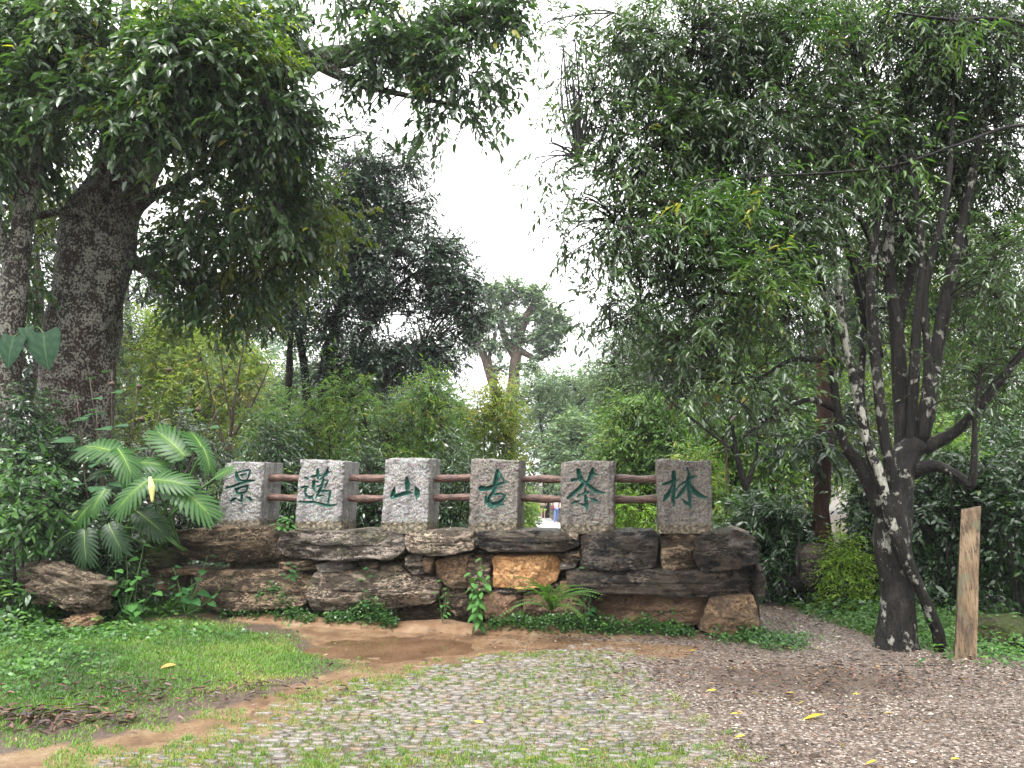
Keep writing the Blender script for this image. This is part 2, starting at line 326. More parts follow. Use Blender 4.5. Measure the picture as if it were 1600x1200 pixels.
def granite(name, a, b, d, stain):
    t = NT(name); g = t.noise(60, det=4, rough=.75); v = t.voro(80, out='Color'); big = t.noise(4.5, det=6)
    c = t.ramp(g, [(.36, d), (.46, b), (.6, a)])
    c = t.mix(.22, c, v, 'OVERLAY'); c = t.mix(t.ramp(big, [(.35, .45), (.6, 0.0)]), c, b)
    z = t.n('ShaderNodeSeparateXYZ', Vector=t.co()).outputs[2]
    st = t.ramp(t.noise(3.0, t.co((4, 4, .45)), 6), [(.46, 0.0), (.62, .6)]); c = t.mix(st, c, tuple(k * 1.4 for k in d))
    m = t.ramp(t.math('ADD', t.math('MULTIPLY', z, 2.2), t.math('MULTIPLY', t.noise(9, det=7), 1.3)), [(.62, .85), (.95, 0.0)]); m = t.math('MAXIMUM', m, t.ramp(t.math('ADD', t.math('MULTIPLY', z, 4.2), t.math('MULTIPLY', t.noise(12, det=5), .5)), [(.72, .95), (.8, 0.0)]))
    c = t.mix(m, c, t.ramp(t.noise(28, det=6), [(.35, (.03, .028, .015)), (.5, stain), (.68, (.3, .25, .17))]))
    return t.done(c, .55, t.bump(t.math('ADD', g, t.math('MULTIPLY', t.noise(38, det=5), .9)), 1.0, .016), .4)
M['granite'] = granite('granite light grey', (.36, .35, .34), (.215, .208, .203), (.055, .053, .052), (.11, .09, .06))
M['granite_warm'] = granite('granite warm grey', (.255, .232, .205), (.14, .126, .112), (.036, .032, .028), (.1, .08, .055))
t = NT('engraved green paint'); n = t.noise(30, det=6)
M['green'] = t.done(t.ramp(n, [(.3, (.002, .028, .022)), (.56, (.007, .062, .046)), (.66, (.02, .1, .075)), (.72, (.2, .2, .17))]), .4, t.bump(n, .4, .006), .5)
t = NT('peeled log'); c_ = t.co((9, 1, 1)); n = t.noise(6, t.co((.9, 9, 9)), 8, .65); f = t.noise(22, t.co((.5, 6, 6)), 5, .7)
M['log'] = t.done(t.mix(t.ramp(f, [(.55, 0.0), (.7, .7)]), t.ramp(n, [(.36, (.014, .007, .006)), (.5, (.07, .034, .025)), (.66, (.18, .1, .074))]), (.36, .22, .17)), .4, t.bump(t.math('ADD', n, f), .7, .012), .5)
t = NT('weathered squared post'); n = t.noise(5, t.co((3, 3, .5)), 8, .6); f = t.noise(30, t.co((2, 2, .25)), 6, .7); p = t.noise(6, det=6)
c_ = t.ramp(n, [(.36, (.05, .032, .018)), (.5, (.13, .085, .047)), (.66, (.21, .15, .09))])
c_ = t.mix(t.ramp(f, [(.4, .9), (.5, 0.0)]), c_, (.03, .02, .012)); c_ = t.mix(t.ramp(p, [(.54, 0.0), (.6, .6)]), c_, (.085, .09, .055))
M['post'] = t.done(c_, .6, t.bump(t.math('ADD', n, f), .7, .012), .35)
# earth: one material for the ground, the paving bed, the bank and the path; masks follow where mud, gravel and litter soil lie
t = NT('wet earth'); v1 = t.voro(55, out='Color'); vd = t.voro(55); n = t.noise(3.1, det=8, rough=.62); f = t.noise(40, det=6, rough=.7)
soil = t.ramp(f, [(.3, (.025, .018, .013)), (.55, (.075, .052, .038)), (.75, (.15, .11, .082))])
mud = t.ramp(t.math('ADD', t.math('MULTIPLY', n, .7), t.math('MULTIPLY', f, .3)), [(.38, (.095, .055, .033)), (.5, (.175, .108, .065)), (.62, (.24, .175, .115))])
grv = t.mix(.75, t.ramp(f, [(.4, (.03, .021, .014)), (.58, (.115, .082, .058))]), t.ramp(t.n('ShaderNodeSeparateColor', Color=v1).outputs[0], [(.1, (.035, .026, .021)), (.5, (.11, .082, .066)), (.8, (.18, .14, .12)), (.97, (.36, .32, .29))]))
mm = t.ramp(t.math('ADD', t.attr('mud'), t.math('MULTIPLY', t.math('SUBTRACT', n, .5), 1.1)), [(.35, 0.0), (.65, 1.0)])
gm = t.ramp(t.math('ADD', t.attr('gravel'), t.math('MULTIPLY', t.math('SUBTRACT', n, .5), 2.0)), [(.3, 0.0), (.7, 1.0)])
c_ = t.mix(mm, t.mix(gm, soil, grv), mud)
bh = t.math('ADD', t.math('MULTIPLY', f, .6), t.math('MULTIPLY', t.math('SUBTRACT', 1.0, vd), t.math('MULTIPLY', gm, .8)))
M['earth'] = t.done(c_, t.ramp(t.math('ADD', t.math('MULTIPLY', mm, .5), t.math('MULTIPLY', n, .6)), [(.2, .62), (.85, .24)]), t.bump(bh, .8, .014), .5)
t = NT('cobble stone'); rnd = t.n('ShaderNodeObjectInfo').outputs['Random']; g = t.noise(60, det=6, rough=.7); n = t.noise(9, det=5)
tn = t.attr('tint'); key = t.math('FRACT', t.math('ADD', rnd, tn))
c_ = t.ramp(key, [(0, (.075, .067, .06)), (.35, (.125, .113, .1)), (.6, (.185, .172, .156)), (.82, (.135, .105, .08)), (.95, (.155, .1, .066)), (1, (.09, .085, .08))])
c_ = t.mix(t.ramp(g, [(.4, .6), (.52, 0.0)]), c_, (.045, .04, .035)); c_ = t.mix(t.ramp(n, [(.5, 0.0), (.62, .6)]), c_, (.14, .1, .068))
M['cobble'] = t.done(c_, t.ramp(n, [(.35, .2), (.65, .42)]), t.bump(t.math('ADD', g, n), .6, .008), .6)
t = NT('gravel chips'); tn = t.attr('tint')
M['chips'] = t.done(t.ramp(tn, [(0, (.012, .0088, .006)), (.4, (.055, .039, .026)), (.7, (.113, .082, .056)), (.88, (.23, .185, .142)), (1, (.44, .39, .33))]), .42, spec=.5)
t = NT('puddle water'); n = t.noise(2.0)
M['puddle'] = t.done(t.ramp(n, [(.35, (.09, .052, .03)), (.65, (.16, .095, .056))]), .06, t.bump(t.noise(14), .06, .004), .5)
M['concrete'] = plain('pale wet concrete', (.5, .5, .5), .35, .5, 12, .15)
# ================================================================ THE SETTING
def gp(pts): return [tuple(gpt(*p)) for p in pts]
MUD = gp([(310, 968), (700, 984), (900, 1000), (1080, 1012), (1060, 1024), (880, 1016), (740, 1030), (640, 1048), (590, 1066), (500, 1108), (380, 1150), (230, 1215), (-60, 1215), (-20, 1185), (150, 1160), (300, 1130), (470, 1075), (560, 1040), (470, 985)])
LAWN = gp([(-330, 1175), (0, 1160), (60, 1146), (130, 1128), (260, 1108), (340, 1092), (420, 1078), (490, 1062), (556, 1036), (520, 1008), (450, 992), (380, 982), (300, 975), (200, 980), (100, 990), (0, 1000), (-300, 1000)])
PAVE = gp([(-60, 1225), (300, 1150), (430, 1100), (570, 1058), (690, 1030), (800, 1016), (900, 1006), (1000, 1010), (1020, 1050), (1070, 1100), (1140, 1150), (1220, 1225)])
PATH = [(2.2, 6.9), (3.9, 6.9), (3.78, 7.6), (3.62, 8.4), (3.5, 9.4), (3.38, 10.6), (3.1, 12.0), (2.5, 13.4), (1.9, 15), (1.3, 15), (1.7, 12.6), (2.3, 11), (2.62, 9.6), (2.66, 8.3), (2.3, 7.6)]
def mud_mask(x, y): return sstep(-.35, .2, pdist(x, y, MUD))
def grv_mask(x, y):
    g = sstep(-.5, .3, x) * sstep(14.5, 12.5, y) * sstep(5.4, 4.6, x)
    g = g * (1 - .9 * np.exp(-(((x - 2.35) / 1.0) ** 2 + ((y - 6.5) / .55) ** 2)))
    return np.maximum(g, sstep(-.2, .15, pdist(x, y, PATH)))
def earth_geo(xs, ys, off=0.0, poly=None, rag=.12):
    X, Y = np.meshgrid(xs, ys); x = X.ravel(); y = Y.ravel(); z = gz(x, y) + off
    nx, ny = len(xs), len(ys); i = (np.arange(ny - 1)[:, None] * nx + np.arange(nx - 1)[None]).ravel()
    F = np.stack([i, i + 1, i + nx + 1, i + nx], -1)
    if poly is not None:
        cx = x[F].mean(1); cy_ = y[F].mean(1); F = F[pdist(cx, cy_, poly) + rag * fbm(v2(cx, cy_), 4, 2) > 0]
        us, inv = np.unique(F, return_inverse=True); F = inv.reshape(F.shape); x, y, z = x[us], y[us], z[us]
    return np.stack([x, y, z], -1), [F], {'mud': mud_mask(x, y), 'gravel': grv_mask(x, y)}
def axis(*seg): return np.concatenate([np.arange(a, b, s) for a, b, s in seg])
xs = axis((-400, -60, 40), (-60, -12, 4), (-12, -5, .5), (-5, 5, .07), (5, 12, .5), (12, 60, 4), (60, 401, 40))
ys = axis((-60, -4, 8), (-4, 3.5, .6), (3.5, 11, .07), (11, 36, .6), (36, 100, 4), (100, 701, 40))
obj('ground', earth_geo(xs, ys), M['earth'], smooth=True, kind='structure')
obj('path', earth_geo(np.arange(1.2, 4.2, .05), np.arange(6.8, 15.1, .05), .005, PATH), M['earth'], smooth=True, kind='structure')
FARP = [(1.0, 50), (1.25, 42), (1.3, 34), (1.35, 26), (1.7, 20), (2.5, 20), (2.6, 26), (2.75, 34), (2.6, 42), (2.2, 50)]
obj('concrete_path', earth_geo(np.arange(.8, 3, .12), np.arange(20, 50, .3), .03, FARP, .05), M['concrete'], smooth=True, kind='structure')
# the low mud bank along the foot of the wall
us = np.linspace(-2.75, 2.7, 150); pr = [(.12, -.03), (.05, .055), (-.06, .075), (-.16, .06), (-.25, .02), (-.36, -.03)]
V = []
for dv, dz in pr:
    wob = .05 * np.array(vn(np.stack([us, us * 0 + dv, us * 0], -1), 2.2)); p = wpt(us, dv + wob * (dv < 0), 0)
    p[:, 2] = gz(p[:, 0], p[:, 1]) + dz * (1 + .7 * vn(np.stack([us, us * 0, us * 0 + dv], -1), 3)) * (1 if dz < 0 else sstep(2.7, 1.0, us) * .75 + .25); V.append(p)
V = np.array(V); n_ = len(us); i = (np.arange(len(pr) - 1)[:, None] * n_ + np.arange(n_ - 1)[None]).ravel()
Vf = V.reshape(-1, 3); uu = np.tile(us, len(pr))
obj('mud_bank', (Vf, [np.stack([i, i + 1, i + n_ + 1, i + n_], -1)], {'mud': .85 - .45 * sstep(.6, 1.6, uu), 'gravel': 0 * uu}), M['earth'], smooth=True, kind='structure')
# puddle in the hollow
pw = np.array([(-1.12 + 1.7 * math.cos(a) * (1 + .25 * math.sin(3 * a + 1)), 7.68 + .95 * math.sin(a) * (1 + .2 * math.sin(2 * a))) for a in np.linspace(0, 2 * np.pi, 60)[:-1]])
pz = float(gz(-1.15, 7.75)) + .034
obj('puddle', (np.column_stack([np.vstack([pw, [[-1.15, 7.75]]]), np.full(60, pz)]), [np.array([(k, (k + 1) % 59, 59) for k in range(59)])]), M['puddle'], kind='structure')

# ---- cobbled paving: the bed, about 300 stones one by one, the rest as one part
pav = empty('cobble_paving', (0, 5.5, 0), kind='structure')
def cobble_geo(l, w, h, k):
    r = np.random.default_rng(k); th = (np.arange(8) + .5) * np.pi / 4 + r.normal(0, .12, 8)
    sq = (np.abs(np.cos(th)) ** 4 + np.abs(np.sin(th)) ** 4) ** -.25 * r.uniform(.86, 1.06, 8)
    x = np.cos(th) * sq * l / 2; y = np.sin(th) * sq * w / 2
    V = np.vstack([np.column_stack([x, y, np.full(8, -.03)]), np.column_stack([x, y, np.full(8, h * .55)]), np.column_stack([x * .84, y * .78, h + r.normal(0, .002, 8)]), [[0, 0, h * 1.1]]])
    j = np.arange(8); q = (j + 1) % 8
    return V, [np.vstack([np.stack([j, q, 8 + q, 8 + j], -1), np.stack([8 + j, 8 + q, 16 + q, 16 + j], -1)]), np.stack([16 + j, 16 + q, np.full(8, 24)], -1)]
sizes = [(.055, .031), (.07, .034), (.09, .031), (.105, .036), (.07, .038), (.08, .038), (.12, .033), (.095, .04)]
geos = [cobble_geo(l, w, .014, 50 + k) for k, (l, w) in enumerate(sizes)]
lay = []; y = 4.2; row = 0
while y < 8.2:
    x = -3.4 + rng.uniform(0, .2); rh = rng.uniform(.036, .046)
    while x < 2.0:
        k = rng.integers(0, 8); l, w = sizes[k]; cx = x + l / 2; cyy = y + .05 * math.sin(cx * 1.3 + row * .05) + rng.normal(0, .007)
        d = float(pdist(np.array([cx]), np.array([cyy]), PAVE)[0])
        if d > .02 + .75 * rng.random() ** 2.6: lay.append((cx, cyy, int(k), rh / w * .93, rng.normal(0, .13), rng.normal(0, .005), d))
        x += l + rng.uniform(.004, .018)
    y += rh; row += 1
lay.sort(key=lambda c: c[1] + .15 * abs(c[0]))
cob_me = []
for V, F in geos:
    me = mesh_np('cobble', V, F, {'tint': np.zeros(len(V))}, True); me.materials.append(M['cobble']); cob_me.append(me)
rest = MB(); one = 0
for cx, cyy, k, sy, rz, dz, d in lay:
    z = float(gz(cx, cyy)) + .006 + dz - .013 * max(0, 1 - d / .6)
    if one < 298:
        o = bpy.data.objects.new('cobble', cob_me[k]); col.objects.link(o); o.parent = pav
        o.location = (cx, cyy - 5.5, z); o.rotation_euler = (rng.normal(0, .03), rng.normal(0, .03), rz); o.scale = (1, sy, 1); one += 1
    else:
        V, F = geos[k]; c, s = math.cos(rz), math.sin(rz); W = V * [1, sy, 1]
        rest.add(np.column_stack([cx + W[:, 0] * c - W[:, 1] * s, cyy + W[:, 0] * s + W[:, 1] * c, z + W[:, 2]]), F, {'tint': rng.random()})
obj('cobble_field', rest.geo(), M['cobble'], pav, smooth=True, kind='stuff')
obj('paving_bed', earth_geo(np.arange(-3.3, 2.3, .05), np.arange(4.2, 8.3, .05), .006, PAVE), M['earth'], pav, smooth=True)

# ---- gravel chips, fallen leaf litter, grass
def scatter(n, x0, x1, y0, y1, dens): 
    x = rng.uniform(x0, x1, n); y = y0 + (y1 - y0) * rng.random(n) ** 1.35; k = rng.random(n) < dens(x, y); return x[k], y[k]
def cobd(x, y): return sstep(-.1, .25, pdist(x, y, PAVE))
x, y = scatter(64000, -.6, 4.6, 4.2, 11.5, lambda x, y: grv_mask(x, y) * (1 - mud_mask(x, y) * .8) * (1 - .85 * cobd(x, y)) * np.clip(.55 + 1.3 * fbm(v2(x, y), 1.6), .1, 1))
n = len(x); T = np.array([(1, 0, 0), (0, 1, 0), (-1, 0, 0), (0, -1, 0), (0, 0, .7), (0, 0, -.5)]); sz = rng.lognormal(-5.12, .45, n)
a = rng.random(n) * 6.28; S = np.stack([sz * rng.uniform(.7, 1.5, n), sz * rng.uniform(.6, 1, n), sz * .7], -1)
P = T[None] * S[:, None] + rng.normal(0, .0012, (n, 6, 3)); c, s = np.cos(a)[:, None], np.sin(a)[:, None]
P = np.stack([x[:, None] + P[..., 0] * c - P[..., 1] * s, y[:, None] + P[..., 0] * s + P[..., 1] * c, (gz(x, y) + .006)[:, None] + P[..., 2]], -1)
F = np.array([(0, 1, 4), (1, 2, 4), (2, 3, 4), (3, 0, 4)]); F = (F[None] + (np.arange(n) * 6)[:, None, None]).reshape(-1, 3)
obj('gravel', (P.reshape(-1, 3), [F], {'tint': np.repeat(np.clip(rng.random(n) + .7 * fbm(v2(x, y), 2.1, 9) + .22 * sstep(0, .2, pdist(x, y, PATH)) * sstep(7.3, 8.4, y), 0, 1), 6)}), M['chips'], kind='stuff')
def litter_geo(x, y, L, tint, up=.022):
    n = len(x); a = rng.random(n) * 6.28; D = np.stack([np.cos(a), np.sin(a), rng.normal(0, .16, n)], -1)
    U = np.stack([rng.normal(0, .3, n), rng.normal(0, .3, n), np.ones(n)], -1)
    return leaves(np.stack([x, y, gz(x, y) + up + rng.random(n) * .022], -1), D, U, L, L * .33, tint, 3)
mb = MB()
def put(n, dens, box, L0, L1, t0=0, t1=.9):
    x, y = scatter(n, *box, dens); L = rng.uniform(L0, L1, len(x)); mb.add(*litter_geo(x, y, L, rng.uniform(t0, t1, len(x))))
def near(px, py, rx, ry):
    c = gpt(px, py); return lambda x, y: np.exp(-(((x - c[0]) / rx) ** 2 + ((y - c[1]) / ry) ** 2))
put(8000, near(75, 1128, .5, .15), (-4, -1, 4.4, 6.6), .05, .10, 0, .85)
put(2600, near(330, 1085, 1.0, .22), (-4, -.5, 5, 7), .04, .09, 0, .8)
put(1200, near(190, 1105, .5, .2), (-4, -.5, 5, 7), .04, .09, 0, .8)
put(700, near(505, 1040, .35, .15), (-4, 0, 5, 8), .03, .08, 0, .6)
put(14000, lambda x, y: .6 * np.exp(-(((x - 2.4) / 1.3) ** 2 + ((y - 6.5) / .7) ** 2)), (.4, 4.6, 4.4, 8.5), .02, .07, 0, .95)
put(3500, lambda x, y: .5 * sstep(-.3, 0, pdist(x, y, PATH)) * sstep(7, 9, y), (2, 4.2, 7, 12), .03, .07, .2, .97)
put(9000, lambda x, y: np.clip(.3 + 1.2 * fbm(v2(x, y), 1.4, 2), 0, 1) * grv_mask(x, y), (0, 4, 4.3, 8), .015, .04, .1, .95)
put(700, lambda x, y: np.exp(-((y - 8.05 + .12 * x) / .2) ** 2), (-1, 2.6, 7, 9), .03, .07, 0, .9)
put(500, lambda x, y: .2 + 0 * x, (-3.5, .3, 4.4, 8), .03, .06, .1, .97)
obj('leaf_litter', mb.geo(), M['litter'], kind='stuff')
def blades(x, y, h, lean, w, tint):
    n = len(x); a = rng.random(n) * 6.28; D = np.stack([np.cos(a) * lean, np.sin(a) * lean, np.ones(n)], -1); U = np.stack([np.cos(a), np.sin(a), np.full(n, .2)], -1)
    return leaves(np.stack([x, y, gz(x, y) - .003], -1), D, U, h, w, tint, 1)
mb = MB()
x, y = scatter(120000, -6.5, -1.2, 4.6, 9.2, lambda x, y: sstep(-.12, .35, pdist(x, y, LAWN) + .2 * fbm(v2(x, y), 2.2)) * (1 - .9 * near(80, 1128, .5, .15)(x, y)) * (1 - .92 * (fbm(v2(x, y), 2.6, 8) > .14 + .5 * sstep(.1, .9, pdist(x, y, LAWN)))))
n = len(x); dd = sstep(-.1, .6, pdist(x, y, LAWN))
mb.add(*blades(x, y, rng.uniform(.018, .05, n) * (.6 + .5 * dd), rng.uniform(.4, 1.6, n), rng.uniform(.006, .013, n), np.clip(.25 + .35 * rng.random(n) + .9 * fbm(v2(x, y), 1.3) + .25 * (1 - dd), 0, 1)))
x, y = scatter(26000, -3.9, -.6, 4.3, 6.9, lambda x, y: np.clip(1.6 * near(200, 1150, 1.5, .55)(x, y) + 1.0 * near(420, 1085, .7, .3)(x, y) + .7 * near(520, 1050, .35, .25)(x, y), 0, 1) * (fbm(v2(x, y), 4) > .0) * (1 - cobd(x, y) * .5))
n = len(x); mb.add(*blades(x, y, rng.uniform(.02, .045, n), rng.uniform(.5, 1.6, n), rng.uniform(.006, .011, n), rng.uniform(.35, .95, n)))
obj('lawn_grass', mb.geo(), M['grass'], kind='stuff')
mb = MB()
cx, cyy = scatter(7500, -2.6, 1.9, 4.3, 7.4, lambda x, y: cobd(x, y) * (.38 + .62 * (fbm(v2(x, y), 1.9, 4) > .08)) * np.where(x < .9, 1, .5))
for a, b in zip(cx, cyy):
    k = rng.integers(7, 26); x = a + rng.normal(0, .022, k); y = b + rng.normal(0, .02, k)
    mb.add(*blades(x, y, rng.uniform(.018, .05, k), rng.uniform(.3, 1.8, k), rng.uniform(.004, .008, k), np.clip(rng.uniform(.45, 1.05) + rng.normal(0, .15, k), 0, 1)))
obj('joint_grass', mb.geo(), M['grass'], kind='stuff')
mb = MB()
VERGE = [(3.75, 7.7), (4.6, 7.6), (5.4, 8.5), (5.6, 11.5), (4.0, 13), (3.2, 12.6), (3.42, 10.6), (3.55, 9.4), (3.68, 8.4)]
x, y = scatter(30000, 3, 5.8, 7.4, 13, lambda x, y: sstep(-.1, .2, pdist(x, y, VERGE) + .15 * fbm(v2(x, y), 3))); n = len(x)
mb.add(*blades(x, y, rng.uniform(.02, .07, n), rng.uniform(.3, 1.4, n), rng.uniform(.008, .018, n), rng.uniform(.0, .8, n)))
obj('verge_grass', mb.geo(), M['grass'], kind='stuff')

# ================================================================ THE STONE WALL
wall = empty('stone_wall', (*WO, 0), 'long low dry-stacked rock wall that carries the six engraved pillars', 'wall')
def resample(P, n):
    P = np.vstack([P, P[:1]]); d = np.r_[0, np.cumsum(np.linalg.norm(np.diff(P, axis=0), axis=1))]
    t = np.linspace(0, d[-1], n, endpoint=False); return np.stack([np.interp(t, d, P[:, k]) for k in range(2)], -1)
RINGS = [(1.0, .46, 0), (1.0, .2, 0), (1.0, .1, 0), (.998, .05, 0), (.99, .02, .1), (.975, .0, .35), (.95, -.01, .55), (.91, -.015, .72), (.86, -.02, .84), (.79, -.02, .92), (.71, -.02, .97), (.62, -.02, 1), (.53, -.02, 1), (.43, -.02, 1), (.33, -.02, 1), (.23, -.02, 1), (.13, -.02, 1), (.04, -.02, 1)]
def wall_rock(px, mat, bulge=.09, vf=.0, amp=.035, seed=0, label=None, back=None, strat=9, tilt=-.16):
    uz = np.array([wall_uz(*p, v=vf - bulge * .5) for p in px]); n = 150 if np.ptp(uz[:, 0]) > .25 else 64
    B = resample(uz, n); 
    for _ in range(2): B = (np.roll(B, 1, 0) + 2 * B + np.roll(B, -1, 0)) / 4
    c = B.mean(0); B = c + (B - c) * 1.0; jag = vn(np.column_stack([B * 14, np.full(n, seed)])) * .022 + vn(np.column_stack([B * 45, np.full(n, seed)])) * .01
    B = B + nrm(B - c) * jag[:, None]; e = np.ptp(B, axis=0); la = 0 if e[0] > e[1] else 1; hl = max(0, (e[la] - e[1 - la]) / 2 * .9)
    rr = np.random.default_rng(int(seed * 10) + 5); FAC = []
    for _ in range(8):
        an = rr.uniform(0, 6.28); fd = np.array([math.cos(an), math.sin(an)]); ext = ((B - c) @ fd).max(); FAC.append((fd, ext * rr.uniform(.25, .85), rr.uniform(.25, 1.1)))
    K = np.tile(c, (n, 1)); K[:, la] = c[la] + np.clip(B[:, la] - c[la], -hl, hl); V = []
    for s, v, b in RINGS:
        q = K + (B - K) * s; vv = vf + (v if v < .4 or back is None else back) - bulge * b
        k = np.column_stack([q[:, 0] * 1.6, np.full(n, vv * 2), q[:, 1] * strat]); a = amp * (1.0 if v < .1 else .3)
        qs = np.column_stack([q, np.full(n, seed)]); 
        if v < .1:
            for fd, fo, fs in FAC: vv = np.maximum(vv, vf - bulge * .92 + fs * ((q - c) @ fd - fo))
            vv = vv + .016 * (((q[:, 1] * 17 + vn(np.column_stack([q[:, 0] * 3, np.full(n, seed), q[:, 1] * 3])) * 1.6) % 1) - .5) * (strat > 4)
        d = fbm(k, 2.2, seed, 4) * a * 1.5 + fbm(qs, 4.5, seed, 3) * a * 1.5 + (.25 - np.abs(fbm(qs, 9, seed + 3, 3))) * a * 1.6 + fbm(qs, 26, seed, 2) * a * .5
        d = d + np.abs(vn(np.column_stack([q[:, 0] * 2, np.full(n, seed), q[:, 1] * 22]))) * a * .9
        V.append(wpt(q[:, 0], vv - d * (1 if v < .1 else .2) + tilt * (B[:, 1].max() - q[:, 1]) * (v < .06), q[:, 1]))
    V.append(wpt(c[0:1], vf - .02 - bulge - d.mean() + tilt * (B[:, 1].max() - c[1]), c[1:2])); V = np.vstack(V); m = len(RINGS)
    i = np.arange(m - 1)[:, None] * n; j = np.arange(n)[None]; k = (j + 1) % n
    F = np.stack([i + j, i + k, i + n + k, i + n + j], -1).reshape(-1, 4)[:, ::-1]; j = j[0]; k = k[0]
    return obj('stone', (V, [F, np.stack([(m - 1) * n + k, (m - 1) * n + j, np.full(n, m * n)], -1)]), M[mat], wall, smooth=True, label=label)
ROCKS = [
 ([(260, 846), (270, 830), (330, 823), (416, 822), (419, 840), (422, 876), (390, 881), (320, 882), (286, 877), (264, 862)], 'rk_brown', .11, 0, 'long dark brown stone with a pale top ledge and moss at one end'),
 ([(422, 856), (430, 838), (450, 828), (520, 829), (590, 827), (624, 838), (632, 860), (612, 876), (585, 873), (545, 877), (470, 873), (435, 870)], 'rk_grey', .1, 0, None),
 ([(628, 834), (680, 829), (740, 829), (741, 858), (716, 865), (676, 869), (638, 862), (629, 848)], 'rk_grey', .1, -.01, None),
 ([(740, 836), (748, 830), (860, 829), (902, 838), (904, 854), (880, 862), (820, 863), (764, 863), (742, 850)], 'rk_dark', .1, -.02, None),
 ([(905, 834), (960, 829), (1022, 829), (1030, 838), (1025, 888), (960, 890), (904, 888), (909, 870)], 'rk_dark', .09, 0, 'blocky blue black stone with pale water streaks'),
 ([(1030, 832), (1088, 834), (1092, 892), (1034, 890), (1032, 850)], 'rk_brown', .03, .13, None),
 ([(1086, 842), (1110, 832), (1150, 827), (1176, 836), (1185, 854), (1187, 878), (1158, 887), (1120, 893), (1094, 893), (1084, 870)], 'rk_dark', .13, -.02, 'rounded black stone at the end of the top course'),
 ([(212, 860), (258, 858), (261, 884), (236, 884), (214, 876)], 'rk_moss', .06, .02, 'small green mossy stone'),
 ([(216, 837), (262, 830), (260, 846), (250, 857), (218, 853)], 'rk_moss', .05, .05, None),
 ([(218, 886), (300, 890), (312, 899), (230, 902)], 'rk_brown', .07, .02, None),
 ([(226, 900), (270, 899), (264, 938), (230, 938)], 'rk_tan', .06, .02, None),
 ([(286, 897), (330, 891), (400, 891), (446, 891), (480, 899), (485, 918), (480, 944), (420, 952), (300, 952), (282, 922)], 'rk_brown', .1, .01, None),
 ([(484, 897), (500, 890), (580, 891), (620, 892), (640, 901), (682, 905), (687, 922), (674, 944), (620, 951), (560, 953), (490, 954), (480, 930)], 'rk_grey', .11, 0, 'long layered grey stone in the bottom course'),
 ([(430, 880), (486, 876), (490, 890), (436, 890)], 'rk_brown', .04, .05, None),
 ([(488, 884), (520, 877), (549, 883), (544, 892), (500, 893)], 'rk_pale', .04, .02, None),
 ([(562, 876), (592, 878), (590, 888), (564, 888)], 'rk_brown', .03, .04, None),
 ([(592, 884), (626, 883), (630, 892), (596, 893)], 'rk_grey', .04, .03, None),
 ([(632, 868), (663, 867), (665, 897), (646, 896), (635, 884)], 'rk_grey', .05, .02, None),
 ([(664, 869), (678, 872), (675, 896), (663, 896)], 'rk_tan', .04, .03, None),
 ([(678, 876), (710, 867), (733, 866), (730, 918), (708, 920), (682, 905)], 'rk_tan', .07, .01, None),
 ([(733, 866), (768, 868), (768, 922), (732, 922)], 'rk_brown', .04, .04, None),
 ([(690, 920), (730, 918), (732, 958), (714, 960), (694, 944)], 'rk_brown', .06, .02, None),
 ([(732, 922), (758, 922), (756, 964), (732, 964)], 'rk_moss', .03, .05, None),
 ([(768, 869), (820, 867), (868, 866), (877, 880), (870, 908), (852, 917), (810, 918), (771, 917)], 'rk_orange', .03, .0, 'flat bright orange sandstone block'),
 ([(752, 932), (770, 925), (808, 925), (819, 940), (815, 964), (790, 970), (758, 968)], 'rk_red', .08, -.02, 'rounded red brown stone beside the fern'),
 ([(770, 917), (850, 917), (872, 910), (880, 924), (820, 928), (772, 925)], 'rk_grey', .04, .02, None),
 ([(818, 928), (880, 924), (902, 930), (898, 964), (820, 966)], 'rk_red', .05, .03, None),
 ([(874, 881), (884, 874), (902, 877), (901, 888), (876, 889)], 'rk_pale', .05, 0, 'small pale grey wedge stone'),
 ([(866, 866), (904, 861), (909, 876), (882, 876)], 'rk_brown', .05, .01, None),
 ([(880, 893), (905, 889), (1000, 890), (1080, 893), (1160, 887), (1184, 889), (1187, 920), (1170, 930), (1120, 933), (1000, 929), (930, 925), (890, 914)], 'rk_dark', .13, -.02, 'longest layered dark slab running to the end of the wall'),
 ([(1181, 884), (1189, 881), (1197, 908), (1195, 930), (1181, 932)], 'rk_dark', .07, .02, None),
 ([(874, 909), (890, 907), (897, 922), (876, 925)], 'rk_tan', .05, .02, None),
 ([(882, 926), (920, 926), (924, 960), (884, 962)], 'rk_brown', .05, .03, None),
 ([(922, 931), (1000, 927), (1112, 932), (1118, 952), (1092, 976), (1020, 986), (950, 980), (924, 956)], 'rk_red', .05, .0, 'broad red brown base stone'),
 ([(1110, 932), (1178, 930), (1182, 950), (1189, 973), (1178, 986), (1140, 994), (1090, 984), (1096, 966)], 'rk_tan', .09, -.01, 'fractured tan base stone at the end of the wall'),
]
for k, (px, m, b, vf, lab) in enumerate(ROCKS): wall_rock(px, m, b, vf, tilt=.22 if k in (0, 8) else -.16 - .1 * (k % 3), amp=.026 if m in ('rk_orange',) else .036, seed=3.1 * k, label=lab, strat=3 if m in ('rk_orange', 'rk_red', 'rk_tan') else 9)
wall_rock([(884, 827), (904, 836), (902, 844), (890, 840)], 'rk_pale', .03, -.05, .006, 77, 'small pink grey chip lying against a pillar foot', back=.0)
wall_rock([(1128, 832), (1150, 824), (1172, 832), (1150, 838)], 'rk_pale', .03, .12, .01, 78, None, back=.5)
